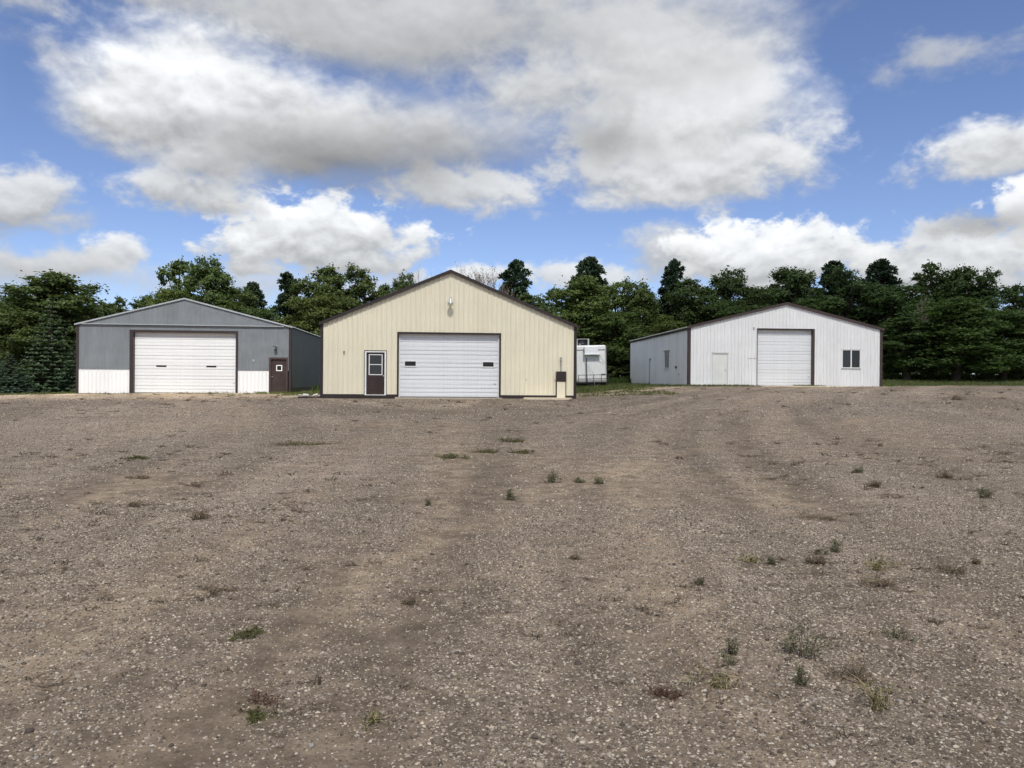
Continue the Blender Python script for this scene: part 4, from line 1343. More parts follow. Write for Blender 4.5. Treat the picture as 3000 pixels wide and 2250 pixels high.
def make_broadleaf(seed, loose=0.0, low=.10, lobes=16, leaf=(.12, .26), per=900, topw=1.0):
    """native size: 10 high, 5 wide"""
    rg = np.random.default_rng(seed)
    rp = random.Random(seed)
    H, RW = 10.0, 2.5
    C = []
    cen = []
    for i in range(lobes):
        t = (i + rp.random() * .8) / lobes
        zc = H * (low + .08 + (.87 - low) * t)
        prof = math.sqrt(max(.05, 1 - ((t - .42) / .66) ** 2)) * RW
        if t > .8:
            prof *= topw
        ang = i * 2.4 + rp.uniform(-.5, .5)
        rr = prof * (.30 + .36 * rp.random())
        lr = RW * rp.uniform(.34, .52) * (1 - .22 * t) * (1 - .24 * loose)
        cen.append((Vector((rr * math.cos(ang), rr * math.sin(ang), min(zc, H - lr * .75))), lr))
    cs, ns, ss, tt = [], [], [], []
    for (c, lr) in cen:
        nsub = int(28 - 8 * loose)
        dirs = rg.normal(0, 1, (nsub, 3))
        dirs[:, 2] = dirs[:, 2] * .8 + .25
        dirs /= np.linalg.norm(dirs, axis=1, keepdims=True)
        rad = lr * rg.uniform(.62, 1.08 + .18 * loose, nsub)
        subc = np.array(c)[None] + dirs * rad[:, None] * np.array([1, 1, .82])
        m = int(per / nsub)
        sig = lr * (.17 - .03 * loose)
        p = subc[:, None, :] + rg.normal(0, 1, (nsub, m, 3)) * sig * np.array([1.15, 1.15, .75])
        nn = np.repeat(dirs[:, None, :], m, 1) * .9 + rg.normal(0, .75, (nsub, m, 3)) + np.array([0, 0, .45])
        cs.append(p.reshape(-1, 3))
        ns.append(nn.reshape(-1, 3))
        tv = np.repeat(rg.uniform(.15, .85, nsub), m) + rg.normal(0, .16, nsub * m)
        tt.append(tv)
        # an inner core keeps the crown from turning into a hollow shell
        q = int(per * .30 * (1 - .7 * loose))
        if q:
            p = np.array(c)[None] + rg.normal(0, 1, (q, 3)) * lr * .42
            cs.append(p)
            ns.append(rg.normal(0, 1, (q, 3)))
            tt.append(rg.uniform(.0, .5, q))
    # stray sprays beyond the outline
    for k in range(int(26 + 30 * loose)):
        c, lr = cen[rp.randrange(len(cen))]
        d = Vector((rp.gauss(0, 1), rp.gauss(0, 1), rp.gauss(.35, .7))).normalized()
        ctr = np.array(c + d * lr * rp.uniform(.98, 1.16))
        m = 26
        cs.append(ctr[None] + rg.normal(0, 1, (m, 3)) * .17)
        ns.append(rg.normal(0, 1, (m, 3)) + np.array(d)[None])
        tt.append(np.full(m, rp.uniform(.3, .9)))
    cs = np.concatenate(cs)
    ns = np.concatenate(ns)
    tt = np.clip(np.concatenate(tt), 0, 1)
    keep = cs[:, 2] > .25
    cs, ns, tt = cs[keep], ns[keep], tt[keep]
    ss = rg.uniform(leaf[0], leaf[1], len(cs))
    v = leaf_quads(cs, ns, ss, rg)
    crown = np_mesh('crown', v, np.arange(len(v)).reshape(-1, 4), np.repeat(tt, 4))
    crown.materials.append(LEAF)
    mb = MB()
    top = Vector((rp.uniform(-.3, .3), rp.uniform(-.3, .3), H * .84))
    tp = [Vector((0, 0, -.4)), Vector((rp.uniform(-.1, .1), rp.uniform(-.1, .1), H * .22)), Vector((rp.uniform(-.25, .25), rp.uniform(-.25, .25), H * .5)), top]
    mb.tube(tp, [.22, .17, .11, .03], 8)
    for (c, lr) in cen:
        zs = max(H * .12, c.z - rp.uniform(1.2, 2.4))
        t = min(1, zs / top.z)
        st = tp[1].lerp(top, t) if t > .25 else tp[0].lerp(tp[1], t * 4)
        st = Vector((st.x, st.y, zs))
        md = st.lerp(c, .5) + Vector((rp.uniform(-.2, .2), rp.uniform(-.2, .2), -.15))
        mb.tube([st, md, c], [.075, .05, .025], 5)
        for q in range(3):
            e = c + Vector((rp.gauss(0, 1), rp.gauss(0, 1), rp.gauss(.3, .8))).normalized() * lr * 1.05
            mb.tube([c, c.lerp(e, .5) + Vector((0, 0, -.06)), e], [.022, .014, .006], 4)
    trunk = mb.mesh('trunk')
    trunk.materials.append(BARK)
    return crown, trunk, 10.0, 5.2


def make_pine(seed, cone=.5):
    """native 10 high, 4 wide: open crown of needle tufts bunched at branch ends"""
    rg = np.random.default_rng(seed)
    rp = random.Random(seed)
    H, RW = 10.0, 2.0
    mb = MB()
    mb.tube([(0, 0, -.4), (.05, 0, 3.5), (-.08, .05, 7), (0, 0, 9.7)], [.20, .16, .09, .02], 8)
    cs, ns, tt = [], [], []
    pads = [(Vector((0, 0, 9.6)), .26), (Vector((.12, .1, 9.1)), .36)]
    nb = 54
    for i in range(nb):
        t = i / nb
        z = H * (.18 + .77 * t)
        env = RW * (1 - t) ** cone * (1.0 if t > .1 else .8)
        ang = i * 2.399 + rp.uniform(-.4, .4)
        ln = max(.30, env * rp.uniform(.45, 1.15))
        e = Vector((math.cos(ang) * ln, math.sin(ang) * ln, z + ln * rp.uniform(.05, .40)))
        st = Vector((0, 0, z - .15))
        md = st.lerp(e, .5) + Vector((0, 0, -.12))
        mb.tube([st, md, e], [.05, .035, .014], 5)
        pads.append((e, rp.uniform(.26, .42)))
        if ln > .8:
            pads.append((md.lerp(e, .35) + Vector((rp.uniform(-.25, .25), rp.uniform(-.25, .25), .12)), rp.uniform(.20, .34)))
            pads.append((md + Vector((rp.uniform(-.35, .35), rp.uniform(-.35, .35), .15)), rp.uniform(.16, .28)))
    for c, r in pads:
        ntf = 11
        for k in range(ntf):
            d = rg.normal(0, 1, 3)
            d[2] = d[2] * .6 + .3
            d /= np.linalg.norm(d)
            tc = np.array(c) + d * r * rg.uniform(.3, .95) * np.array([1, 1, .7])
            m = 16
            dr_ = rg.normal(0, 1, (m, 3)) * .75 + d[None] * .8 + np.array([0, 0, .35])
            dr_ /= np.linalg.norm(dr_, axis=1, keepdims=True)
            cs.append((tc[None], dr_))
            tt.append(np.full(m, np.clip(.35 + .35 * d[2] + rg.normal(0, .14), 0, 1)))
    V = []
    for tc, d in cs:
        m = len(d)
        a = rg.normal(0, 1, (m, 3))
        a -= d * (a * d).sum(1, keepdims=True)
        a /= np.linalg.norm(a, axis=1, keepdims=True) + 1e-9
        ln = rg.uniform(.20, .32, (m, 1))
        w = .045
        V.append(np.stack([tc + a * w * .4, tc - a * w * .4, tc + d * ln - a * w, tc + d * ln + a * w], 1).reshape(-1, 3))
    v = np.concatenate(V)
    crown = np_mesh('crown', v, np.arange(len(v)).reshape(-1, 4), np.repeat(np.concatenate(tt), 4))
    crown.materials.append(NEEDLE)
    trunk = mb.mesh('trunk')
    trunk.materials.append(BARK)
    return crown, trunk, 10.0, 4.1


def make_spruce(seed):
    """native 10 high, 6 wide: tiers of drooping fronds to the ground"""
    rg = np.random.default_rng(seed)
    rp = random.Random(seed)
    H, RW = 10.0, 3.0
    mb = MB()
    mb.tube([(0, 0, -.4), (0, 0, 5), (0, 0, 9.9)], [.22, .12, .015], 8)
    cs, ns, ss, tt = [], [], [], []
    tiers = 24
    for i in range(tiers):
        t = i / (tiers - 1)
        z = .25 + (H - .5) * t ** 1.05
        env = RW * (1 - t) ** .85 + .10
        nb = max(5, int(17 * (1 - t) + 6))
        for k in range(nb):
            ang = 2 * math.pi * (k + rp.random() * .9) / nb + i
            ln = env * rp.uniform(.76, 1.12)
            m = int(18 + 34 * (ln / RW))
            u = rg.uniform(.12, 1, m) ** .75
            droop = -.34 * ln * u + .30 * ln * u * u
            side = rg.normal(0, 1, m) * .14 * ln * (1.1 - u) + rg.normal(0, .05, m)
            x = ln * u
            p = np.stack([x * math.cos(ang) - side * math.sin(ang), x * math.sin(ang) + side * math.cos(ang), z + droop + rg.normal(0, .05, m)], -1)
            cs.append(p)
            n_ = np.stack([np.full(m, math.cos(ang) * .35), np.full(m, math.sin(ang) * .35), np.full(m, .9)], -1) + rg.normal(0, .35, (m, 3))
            ns.append(n_)
            ss.append(rg.uniform(.16, .30, m) * (0.75 + .5 * (1 - t)))
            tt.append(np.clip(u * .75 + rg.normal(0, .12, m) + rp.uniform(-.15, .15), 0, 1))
            if k % 2 == 0:
                mb.tube([(0, 0, z), (ln * .5 * math.cos(ang), ln * .5 * math.sin(ang), z - .07 * ln), (ln * .95 * math.cos(ang), ln * .95 * math.sin(ang), z - .04 * ln)], [.03, .02, .006], 3)
    cs = np.concatenate(cs)
    v = leaf_quads(cs, np.concatenate(ns), np.concatenate(ss), rg, .45)
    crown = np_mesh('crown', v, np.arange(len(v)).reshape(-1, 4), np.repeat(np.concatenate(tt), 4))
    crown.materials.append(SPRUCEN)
    trunk = mb.mesh('trunk')
    trunk.materials.append(BARK)
    return crown, trunk, 10.0, 6.0


def make_bare(seed, leafy):
    """native 10 high, 5 wide: twigs, with a few dry leaves"""
    rp = random.Random(seed)
    rg = np.random.default_rng(seed)
    mb = MB()
    tips = []

    def grow(p, d, ln, r, lev):
        q = p + d * ln
        md = p.lerp(q, .5) + Vector((rp.uniform(-.06, .06), rp.uniform(-.06, .06), 0)) * ln
        mb.tube([p, md, q], [r, r * .8, r * .62], 4 if lev > 1 else 6, cap=False)
        if lev == 5:
            tips.append(q)
            return
        for k in range(3 if lev > 0 else 4):
            nd = (d + Vector((rp.gauss(0, .42), rp.gauss(0, .42), rp.gauss(.10, .22)))).normalized()
            grow(p.lerp(q, rp.uniform(.55, 1.0)), nd, ln * rp.uniform(.55, .80), max(r * .58, .008), lev + 1)
    grow(Vector((0, 0, -.3)), Vector((0, 0, 1)), 3.4, .16, 0)
    zmax = max(t.z for t in tips)
    k = 10.0 / zmax
    wid = max(abs(t.x) for t in tips) * 2
    mb.v = [(x * k, y * k, z * k) for x, y, z in mb.v]
    trunk = mb.mesh('branches')
    trunk.materials.append(TWIG)
    ct = np.array([tuple(t * k) for t in tips])
    pick = ct[rg.integers(0, len(ct), leafy)] + rg.normal(0, .14, (leafy, 3))
    v = leaf_quads(pick, rg.normal(0, 1, (leafy, 3)), rg.uniform(.10, .20, leafy), rg)
    crown = np_mesh('crown', v, np.arange(len(v)).reshape(-1, 4), np.repeat(rg.uniform(0, 1, leafy), 4))
    crown.materials.append(DRYLEAF)
    return crown, trunk, 10.0, max(3.0, wid * k)


TK = {
    'broadleaf_tree': [make_broadleaf(11, .0, .04, 18, per=1000), make_broadleaf(12, .1, .05, 20, per=950), make_broadleaf(13, .0, .02, 17, per=1000, topw=1.1),
                       make_broadleaf(14, .2, .05, 16, per=950), make_broadleaf(15, 1.0, .12, 15, per=720), make_broadleaf(16, .55, .06, 17, per=850),
                       make_broadleaf(17, .3, .06, 19, per=900), make_broadleaf(18, .35, .03, 17, per=900)],
    'pine_tree': [make_pine(21, .42), make_pine(22, .62), make_pine(23, .50)],
    'spruce_tree': [make_spruce(31), make_spruce(32)],
    'bare_tree': [make_bare(41, 60), make_bare(42, 700), make_bare(43, 900)],
}
CATS = {'broadleaf_tree': 'tree', 'pine_tree': 'pine tree', 'spruce_tree': 'spruce tree', 'bare_tree': 'bare tree'}


def plant_tree(kind, var, x, y, h, w, tint, label, group, rot):
    crown, trunk, H0, W0 = TK[kind][var % len(TK[kind])]
    root = empty(kind, (x, y, gz(x, y)), rot)
    sxy = w / W0
    root.scale = (sxy, sxy, h / H0)
    tag(root, label, CATS[kind], group)
    c = link('crown', crown, None, root)
    c.color = tuple(.15 + .85 * q for q in tint) + (1,)
    t = link('branches' if kind == 'bare_tree' else 'trunk', trunk, None, root)
    t.color = (1, 1, 1, 1)
    return root


rt = random.Random(3)
WK = {'broadleaf_tree': 1.38, 'pine_tree': 1.42, 'spruce_tree': 1.05, 'bare_tree': 1.0}
for (x, y, h, w, kind, var, tint, label) in TREES:
    plant_tree(kind, var, x, y, h, w * WK[kind], tint, label, 'trees of the windbreak behind the sheds', rt.uniform(0, 6.28))
k = 0
for x in np.arange(-60, 66, 5.2):
    k += 1
    plant_tree('broadleaf_tree', k % 8, x + rt.uniform(-1.5, 1.5), 88 + rt.uniform(-2, 4), rt.uniform(9.2, 10.8), rt.uniform(6.5, 8.0), (.75, .85, .75),
               'dim tree of the rear row, glimpsed between the trees of the front row', 'rear row of the windbreak', rt.uniform(0, 6.28))

# undergrowth that closes the view below the crowns
def leaf_bank(name, spots, per, leaf, material, seed):
    rg = np.random.default_rng(seed)
    cs, ns, tt = [], [], []
    for (x, y, r, h) in spots:
        m = int(per * r)
        d = rg.normal(0, 1, (m, 3))
        d /= np.linalg.norm(d, axis=1, keepdims=True)
        rad = rg.uniform(.65, 1.05, m)
        p = d * rad[:, None] * np.array([r, r, h])
        p[:, 2] = np.abs(p[:, 2])
        p[:, 2] += rg.normal(0, .12, m)
        p += np.array([x, y, gz(x, y)])
        cs.append(p)
        ns.append(d + rg.normal(0, .6, (m, 3)))
        tt.append(np.clip(rg.normal(rg.uniform(.2, .7), .2, m), 0, 1))
    cs = np.concatenate(cs)
    v = leaf_quads(cs, np.concatenate(ns), rg.uniform(leaf[0], leaf[1], len(cs)), rg)
    me = np_mesh(name, v, np.arange(len(v)).reshape(-1, 4), np.repeat(np.concatenate(tt), 4))
    o = link(name, me, material)
    return o


rr = random.Random(17)
spots = []
for x in np.arange(-58, 62, 1.5):
    spots.append((x + rr.uniform(-.6, .6), 82 + rr.uniform(-2, 2), rr.uniform(1.2, 1.9), rr.uniform(2.2, 4.2)))
for x in np.arange(-70, 76, 1.7):
    spots.append((x + rr.uniform(-.6, .6), 93 + rr.uniform(-2, 2), rr.uniform(1.4, 2.0), rr.uniform(3.5, 5.5)))
for x in np.arange(4, 14, 1.4):
    spots.append((x + rr.uniform(-.5, .5), 73.5 + rr.uniform(-1, 1.0), rr.uniform(.9, 1.4), rr.uniform(1.0, 2.2)))
for x in np.arange(26, 60, 1.6):
    spots.append((x + rr.uniform(-.5, .5), 72.5 + rr.uniform(-1, 1.0), rr.uniform(.8, 1.3), rr.uniform(.7, 1.8)))
for x in np.arange(-56, -27, 1.6):
    spots.append((x + rr.uniform(-.5, .5), 66 + rr.uniform(-1, 1.0), rr.uniform(.9, 1.4), rr.uniform(1.0, 2.4)))
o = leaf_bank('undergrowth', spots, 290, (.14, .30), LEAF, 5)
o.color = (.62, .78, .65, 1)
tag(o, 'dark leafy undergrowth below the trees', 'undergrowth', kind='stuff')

# ================================================================== grass
def blades(name, n, sampler, hmin, hmax, wd, lean, seed):
    rg = np.random.default_rng(seed)
    x, y, hs = sampler(rg, n)
    n = len(x)
    h = rg.uniform(hmin, hmax, n) * hs
    a = rg.uniform(0, 2 * np.pi, n)
    w = wd * rg.uniform(.6, 1.3, n)
    lx = rg.normal(0, lean, n) * h
    ly = rg.normal(0, lean, n) * h
    z = ground_z(x, y) - .06
    bx, by = np.cos(a) * w / 2, np.sin(a) * w / 2
    v = np.stack([np.stack([x - bx, y - by, z], -1), np.stack([x + bx, y + by, z], -1),
                  np.stack([x + bx * .7 + lx * .45, y + by * .7 + ly * .45, z + h * .6], -1), np.stack([x + lx, y + ly, z + h], -1)], 1).reshape(-1, 3)
    return np_mesh(name, v, np.arange(len(v)).reshape(-1, 4), np.repeat(rg.uniform(0, 1, n), 4))


def in_shed(x, y):
    hit = np.zeros(len(x), bool)
    for root, W_, L_ in ((mid, 12.2, 16.0), (lef, 12.65, 18.0), (rig, 12.97, 17.6)):
        a = root.rotation_euler[2]
        dx, dy = x - root.location[0], y - root.location[1]
        u = dx * math.cos(a) + dy * math.sin(a)
        d = -dx * math.sin(a) + dy * math.cos(a)
        hit |= (u > -.05) & (u < W_ + .05) & (d > -.05) & (d < L_)
    return hit


def short_sampler(rg, n):
    x = rg.uniform(-50, 55, n * 2)
    y = yard_back(x) - .5 + rg.uniform(0, 1, n * 2) ** 1.4 * 26
    k = ~in_shed(x, y)
    vis = ((x < -25) | ((x > -14.5) & (x < -7.5) & (y < 62)) | ((x > 2) & (x < 13)) | (x > 23))
    k &= vis
    x, y = x[k][:n], y[k][:n]
    return x, y, .6 + .8 * fbm(x * .5, y * .5, 12)


def tall_sampler(rg, n):
    sel = rg.uniform(0, 1, n)
    x = np.where(sel < .55, rg.uniform(25, 58, n), np.where(sel < .8, rg.uniform(3.5, 12, n), rg.uniform(-13.6, -9.6, n)))
    y = np.where(sel < .55, rg.uniform(66.5, 72, n), np.where(sel < .8, rg.uniform(67, 72, n), rg.uniform(52, 63, n)))
    return x, y, .5 + 1.0 * fbm(x * .6, y * .6, 14)


GRASS = leaf_mat('grass_blade', (.055, .085, .022), (.165, .175, .065), .25)
o = link('grass', blades('grass', 46000, short_sampler, .06, .17, .055, .4, 1), GRASS)
o.color = (1, 1, 1, 1)
tag(o, 'short patchy grass behind the gravel and between the sheds', 'grass', kind='stuff')
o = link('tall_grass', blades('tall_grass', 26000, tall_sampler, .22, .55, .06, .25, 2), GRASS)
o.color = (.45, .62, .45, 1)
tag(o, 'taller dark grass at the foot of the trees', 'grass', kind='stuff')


def edge_sampler(rg, n):
    """sparse weeds creeping from the edge into the gravel and along the walls"""
    x = rg.uniform(-45, 45, n)
    y = yard_back(x) - np.abs(rg.normal(0, 1.3, n))
    q = rg.uniform(0, 1, n)
    # along the foot of the white shed and the gap by the cream shed
    u = rg.uniform(-1.5, 13.5, n)
    a = R(3.5)
    x2 = 11.45 + u * math.cos(a) + .2 * np.sin(a)
    y2 = 50.0 + u * math.sin(a) - np.abs(rg.normal(.15, .5, n))
    x3 = rg.uniform(3.4, 8.5, n)
    y3 = rg.uniform(38.5, 47, n)
    x4 = rg.uniform(-15.5, -9.3, n)
    y4 = rg.uniform(42.0, 46.6, n)
    x = np.where(q < .25, x2, np.where(q < .40, x3, np.where(q < .60, x4, x)))
    y = np.where(q < .25, y2, np.where(q < .40, y3, np.where(q < .60, y4, y)))
    k = (fbm(x * .8, y * .8, 33, 3) > .50) & ~in_shed(x, y)
    return x[k], y[k], np.full(k.sum(), 1.0)


me = blades('edge_weeds', 26000, edge_sampler, .07, .21, .04, .5, 4)
o = link('edge_weeds', me, GRASS)
o.color = (1, 1, .9, 1)
tag(o, 'sparse low weeds creeping over the far edge of the gravel', 'weeds', kind='stuff')

# ================================================================== weeds on the gravel
WEEDS = [
    (1.57, 4.22, 0.356, 0.202, 'green', 'largest upright green weed bush in the right foreground'),
    (1.23, 4.28, 0.099, 0.11, 'green', 'small dark green weed left of the largest weed bush'),
    (1.15, 4.14, 0.103, 0.066, 'green', 'low grey-green weed just below the small dark one left of the largest bush'),
    (2.32, 4.55, 0.161, 0.081, 'green', 'bright green low weed right of the largest weed bush'),
    (1.47, 3.86, 0.106, 0.099, 'green', 'compact green weed directly below the largest weed bush'),
    (1.7, 3.58, 0.238, 0.127, 'straw', 'yellow-green straw weed nearest the lower right corner'),
    (1.8, 3.93, 0.305, 0.087, 'dry', 'wide dry brown weed between the largest bush and the yellow-green straw weed'),
    (0.99, 3.86, 0.223, 0.103, 'straw', 'pale yellow dry stalks sprawled left of the compact green weed'),
    (0.75, 3.72, 0.157, 0.066, 'red', 'reddish dead weed left of the pale yellow stalks'),
    (2.69, 5.61, 0.373, 0.09, 'dry', 'flat dry weed with pale stalks in the right middle ground'),
    (-1.55, 4.53, 0.225, 0.072, 'mat', 'upper of two low green mats in the left foreground'),
    (-1.15, 3.5, 0.14, 0.047, 'mat', 'lower of two low green mats in the left foreground'),
    (-1.2, 3.66, 0.162, 0.049, 'red', 'reddish low weed touching the lower green mat in the left foreground'),
    (-2.06, 5.36, 0.226, 0.062, 'dry', 'small dry weed left of centre above the green mats'),
    (-0.62, 3.44, 0.107, 0.046, 'straw', 'faint green-brown weed at bottom left of centre'),
    (-0.99, 13.34, 0.592, 0.201, 'mat', "largest brown-green mat in front of the cream shed's overhead door"),
    (0.26, 14.25, 0.443, 0.101, 'mat', 'thin dark mat right of the largest mat before the cream shed'),
    (-0.03, 16.15, 0.573, 0.1, 'mat', 'thin dark mat nearest the cream shed, right of the door centre'),
    (-0.44, 14.33, 0.509, 0.076, 'mat', 'thin brown mat joined to the right of the largest mat'),
    (0.58, 10.59, 0.235, 0.169, 'green', 'green tuft leftmost of three in a row at mid yard'),
    (0.93, 10.61, 0.169, 0.085, 'green', 'faint middle tuft of three in a row at mid yard'),
    (1.23, 10.53, 0.262, 0.103, 'green', 'low green tuft rightmost of three in a row at mid yard'),
    (-0.02, 9.17, 0.163, 0.146, 'green', 'bushy green tuft below and left of the three in a row'),
    (-0.95, 8.82, 0.086, 0.078, 'green', 'tiny green tuft left of the bushy tuft at mid yard'),
    (5.78, 9.4, 0.175, 0.142, 'green', 'green tuft near the right edge at mid yard'),
    (5.24, 11.58, 0.206, 0.113, 'green', "grey-green tuft at mid yard in front of the white shed's window"),
    (2.81, 6.67, 0.118, 0.107, 'green', 'green-brown upright weed right of centre in the middle distance'),
    (2.66, 6.58, 0.099, 0.076, 'green', 'small green weed touching the left of the upright green-brown one'),
    (2.11, 6.24, 0.111, 0.078, 'green', 'green weed at right end of a pair right of centre'),
    (1.98, 6.3, 0.196, 0.067, 'straw', 'straw-green weed at left end of a pair right of centre'),
    (2.89, 6.12, 0.244, 0.119, 'straw', 'pale arching dry stalks right of centre'),
    (2.48, 6.27, 0.223, 0.095, 'dry', 'dry brown weed under the small green weed right of centre'),
    (3.46, 6.04, 0.295, 0.08, 'dry', 'dry brown weed right of the pale arching stalks'),
    (3.28, 8.13, 0.397, 0.05, 'dry', 'long flat dry weed at right in the middle distance'),
    (4.86, 10.27, 0.219, 0.091, 'dry', 'small dry weed right of the grey-green tuft at mid yard'),
    (6.18, 10.94, 0.214, 0.107, 'dry', 'small dry weed nearest the right edge tuft'),
    (18.81, 32.85, 0.729, 0.233, 'dry', 'low brown grass tuft on gravel right of the white shed'),
    (-4.21, 8.66, 0.177, 0.061, 'dry', 'small brown weed left of centre at mid yard'),
    (-3.17, 7.89, 0.224, 0.119, 'dry', "brown weed before the grey shed's door in the middle distance"),
    (-6.2, 12.81, 0.318, 0.068, 'mat', 'thin brown-green mat in front of the grey shed'),
    (-5.24, 10.78, 0.239, 0.057, 'dry', 'thin dry weed below the mat in front of the grey shed'),
    (-4.21, 15.48, 1.099, 0.096, 'mat', 'long thin brown mat between the grey and cream sheds'),
    (-0.67, 5.19, 0.129, 0.06, 'dry', 'small brown weed at bottom centre-left'),
    (0.52, 6.41, 0.068, 0.04, 'dry', 'tiny dark weed at the very centre of the yard'),
    (1.39, 5.63, 0.1, 0.075, 'green', 'grey-green sprig right of the centre foreground'),
    (3.79, 6.26, 0.083, 0.039, 'dry', 'tiny dry weed near the right edge in the middle distance'),
]
WEEDG = leaf_mat('weed_leaf', (.085, .095, .055), (.200, .210, .125), .25)
WEEDM = leaf_mat('weed_mat_leaf', (.060, .066, .022), (.150, .150, .055), .2)
WEEDD = leaf_mat('dry_weed', (.10, .075, .052), (.29, .225, .15), .15)
WEEDS_ = leaf_mat('straw_weed', (.15, .12, .065), (.52, .43, .24), .15)
WEEDR = leaf_mat('red_weed', (.085, .050, .038), (.19, .115, .082), .15)
YARDZ = lambda x, y: float(yard_z(np.array([x]), np.array([y]))[0])


def ribbon_stems(rg, n, w, h, spread, curl, thick, seg=5):
    """arching stems as thin three-sided tubes; returns verts, faces, tips"""
    V, F, T, pts = [], [], [], []
    subs = [(rg.normal(0, w * .20), rg.normal(0, w * .13)) for _ in range(5)]
    for k in range(n):
        a = rg.uniform(0, 2 * np.pi)
        d = np.array([math.cos(a), math.sin(a), 0.0])
        ctr = subs[rg.integers(0, len(subs))]
        base = np.array([ctr[0] + rg.normal(0, w * .06), ctr[1] + rg.normal(0, w * .06), -.006])
        reach = w * .45 * rg.uniform(.25, 1.1) * spread
        hh = h * rg.uniform(.15, 1.0) ** .8 * (1.15 - .9 * min(1.0, abs(ctr[0]) / (w * .55)))
        t = np.linspace(0, 1, seg)
        path = base + d * (reach * t[:, None] ** (1.0 + curl)) + np.array([0, 0, 1.0]) * (hh * (np.sin(t * np.pi * (.5 + .35 * curl * rg.uniform(0, 1.2)))))[:, None]
        path += rg.normal(0, .03 * w, path.shape) * t[:, None]
        path[:, 2] = np.maximum(path[:, 2], -.006)
        i0 = len(V)
        side = np.array([-d[1], d[0], 0.0])
        for q in range(seg):
            r = thick * (1 - .7 * t[q])
            for c in (side * r, (-side * .5 + np.array([0, 0, .87])) * r, (-side * .5 - np.array([0, 0, .87])) * r):
                V.append(path[q] + c)
                T.append(.3 + .7 * rg.uniform())
        for q in range(seg - 1):
            for c in range(3):
                c2 = (c + 1) % 3
                F.append((i0 + q * 3 + c, i0 + q * 3 + c2, i0 + (q + 1) * 3 + c2, i0 + (q + 1) * 3 + c))
        pts.append(path)
    return np.array(V), np.array(F), np.array(T), pts


def make_weed(i, x, y, w, h, kind, label):
    rg = np.random.default_rng(100 + i)
    root = empty('weed_mat' if kind == 'mat' else ('dry_weed' if kind in ('dry', 'straw', 'red') else 'green_weed'), (x, y, YARDZ(x, y)), rg.uniform(-.3, .3))
    tag(root, label, 'weed', 'weeds growing on the gravel')
    th = .0018 + .00035 * y
    if kind == 'green':
        stems, sm, lm = 20, WEEDD, WEEDG
        V, F, T, pts = ribbon_stems(rg, stems, w, h, .9, .15, th)
        nleaf, ls, lo = 22, max(.009, .075 * h + .0011 * y), .15
    elif kind == 'mat':
        stems, sm, lm = 26, WEEDD, WEEDM
        V, F, T, pts = ribbon_stems(rg, stems, w, h * .35, 1.15, .0, th)
        nleaf, ls, lo = 24, .010 + .0016 * y, .1
    elif kind == 'straw':
        stems, sm, lm = 26, WEEDS_, WEEDM
        V, F, T, pts = ribbon_stems(rg, stems, w, h, 1.5, .7, th * 1.2)
        nleaf, ls, lo = 5, .014 + .001 * y, .1
    elif kind == 'red':
        stems, sm, lm = 32, WEEDR, WEEDR
        V, F, T, pts = ribbon_stems(rg, stems, w, h * .8, 1.1, .5, th)
        nleaf, ls, lo = 9, .011 + .001 * y, .1
    else:
        stems, sm, lm = 42, WEEDD, WEEDD
        V, F, T, pts = ribbon_stems(rg, stems, w, h, 1.15, .6, th)
        nleaf, ls, lo = 7, .011 + .001 * y, .1
    me = np_mesh('stems', V, F, T)
    link('stems', me, sm, root)
    C, N, TT = [], [], []
    for p in pts:
        t = rg.uniform(lo, 1, nleaf) * (len(p) - 1)
        k = np.minimum(t.astype(int), len(p) - 2)
        q = p[k] + (p[k + 1] - p[k]) * (t - k)[:, None]
        C.append(q + rg.normal(0, ls * .6, q.shape))
        N.append(rg.normal(0, .7, q.shape) + np.array([0, 0, .8]))
        TT.append(np.clip(rg.normal(.5, .25, nleaf), 0, 1))
    C = np.concatenate(C)
    C[:, 2] = np.maximum(C[:, 2], .002)
    v = leaf_quads(C, np.concatenate(N), rg.uniform(.5, 1.3, len(C)) * ls, rg, .5)
    me = np_mesh('leaves', v, np.arange(len(v)).reshape(-1, 4), np.repeat(np.concatenate(TT), 4))
    link('leaves', me, lm, root)


for i, (x, y, w, h, kind, label) in enumerate(WEEDS):
    make_weed(i, x, y, w, h, kind, label)

# the many tiny dead tufts nobody would count
rg = np.random.default_rng(55)
V, F, T = [], [], []
base = 0
cnt = 0
while cnt < 460:
    y = math.sqrt(rg.uniform(3.2 ** 2, 46 ** 2)) if rg.uniform() < .75 else rg.uniform(3.2, 14)
    x = rg.uniform(-.72, .72) * y
    if vnoise(x * .35, y * .2, 4) < .45 or bool(in_shed(np.array([x]), np.array([y]))[0]):
        continue
    if y > 16 and rg.uniform() < .62:
        continue
    cnt += 1
    w = rg.uniform(.05, .16) * (1 + y * .035)
    v, f, t, _ = ribbon_stems(rg, 10, w, w * rg.uniform(.15, .42), 1.2, .5, .0016 + .0004 * y, 4)
    v = v * np.array([1.5, 1, 1]) + np.array([x, y, YARDZ(x, y)])
    V.append(v)
    F.append(f + base)
    T.append(t * rg.uniform(.2, 1))
    base += len(v)
o = link('dead_tufts', np_mesh('dead_tufts', np.concatenate(V), np.concatenate(F), np.concatenate(T)), WEEDD)
tag(o, 'tiny brown dead tufts scattered over the gravel', 'weeds', kind='stuff')

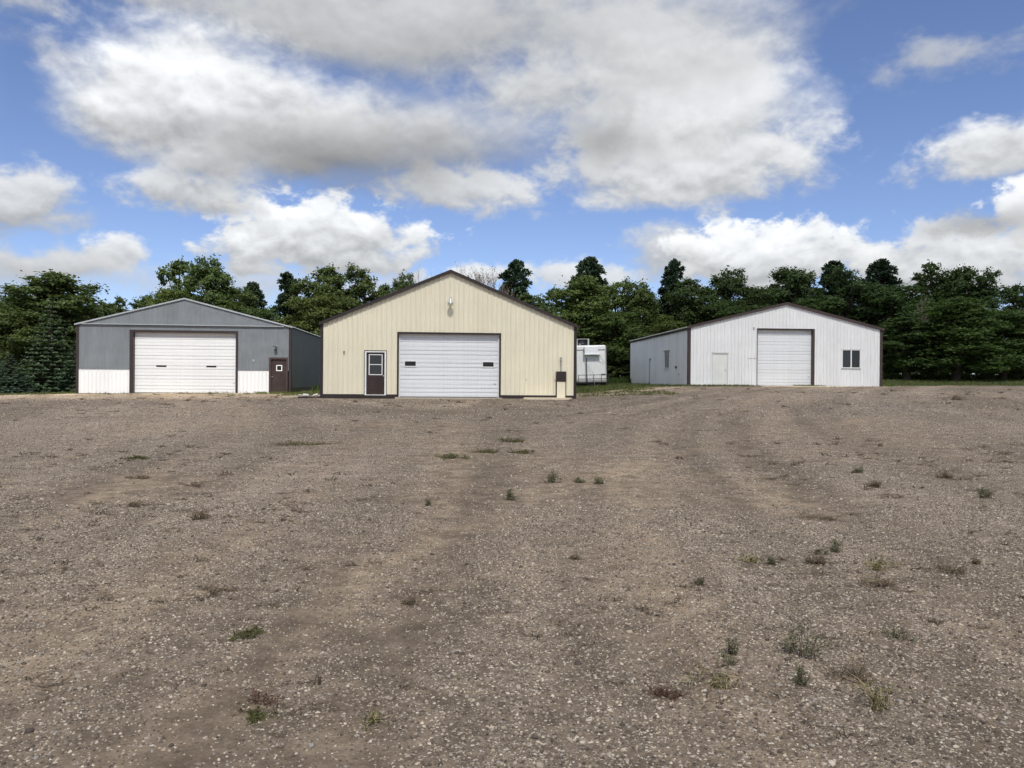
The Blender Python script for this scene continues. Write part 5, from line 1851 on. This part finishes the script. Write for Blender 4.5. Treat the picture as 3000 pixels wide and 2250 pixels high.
# ================================================================== the cloud that shades the yard
def shade_cloud():
    """a thin heap cloud up-sun of the place; its shadow covers the near yard and the right side"""
    H = 420.0
    sh = Vector((sun_vec.x / sun_vec.z * H, sun_vec.y / sun_vec.z * H, H))
    edge = [(-120, 36), (-60, 35.5), (-30, 35), (-18, 34.8), (-11.5, 36.0), (-8.5, 42), (-4, 50), (1, 62), (5, 70), (10, 73), (13, 82), (18, 105), (40, 130), (110, 110),
            (150, 20), (120, -70), (40, -110), (-60, -100), (-140, -40)]
    n = len(edge)
    # densify the outline and roughen it
    ring = []
    for k in range(n):
        a, b = Vector(edge[k]), Vector(edge[(k + 1) % n])
        m = max(2, int((b - a).length / 4))
        for q in range(m):
            p = a.lerp(b, q / m)
            ring.append(p)
    c = Vector((10, -5))
    rings = 14
    V, F = [], []
    for sgn in (1, -1):
        for r in range(rings + 1):
            t = r / rings
            for p in ring:
                q = c + (p - c) * (1 - t)
                dome = math.sqrt(max(0.0, 1 - (1 - t) ** 2))
                lump = float(fbm(np.array([q.x * .035]), np.array([q.y * .035]), 9 if sgn > 0 else 10, 4)[0])
                z = sgn * dome * (26 if sgn > 0 else 9) * (.45 + 1.1 * lump)
                V.append((q.x + sh.x, q.y + sh.y, z + H))
    m = len(ring)
    for sidx in range(2):
        o0 = sidx * (rings + 1) * m
        for r in range(rings):
            for k in range(m):
                k2 = (k + 1) % m
                F.append((o0 + r * m + k, o0 + r * m + k2, o0 + (r + 1) * m + k2, o0 + (r + 1) * m + k))
    mm = bpy.data.materials.new('thin_cloud')
    mm.use_nodes = True
    t = mm.node_tree
    t.nodes.clear()
    g = NG(t)
    out = g.node('ShaderNodeOutputMaterial')
    a = g.node('ShaderNodeBsdfTransparent')
    b = g.node('ShaderNodeBsdfTranslucent')
    b.inputs[0].default_value = (.9, .9, .92, 1)
    mx = g.node('ShaderNodeMixShader')
    mx.inputs[0].default_value = CLOUD_OPACITY
    t.links.new(a.outputs[0], mx.inputs[1])
    t.links.new(b.outputs[0], mx.inputs[2])
    t.links.new(mx.outputs[0], out.inputs[0])
    o = link('cloud', np_mesh('cloud', V, F), mm)
    tag(o, kind='structure')


CLOUD_OPACITY = 0.29
shade_cloud()
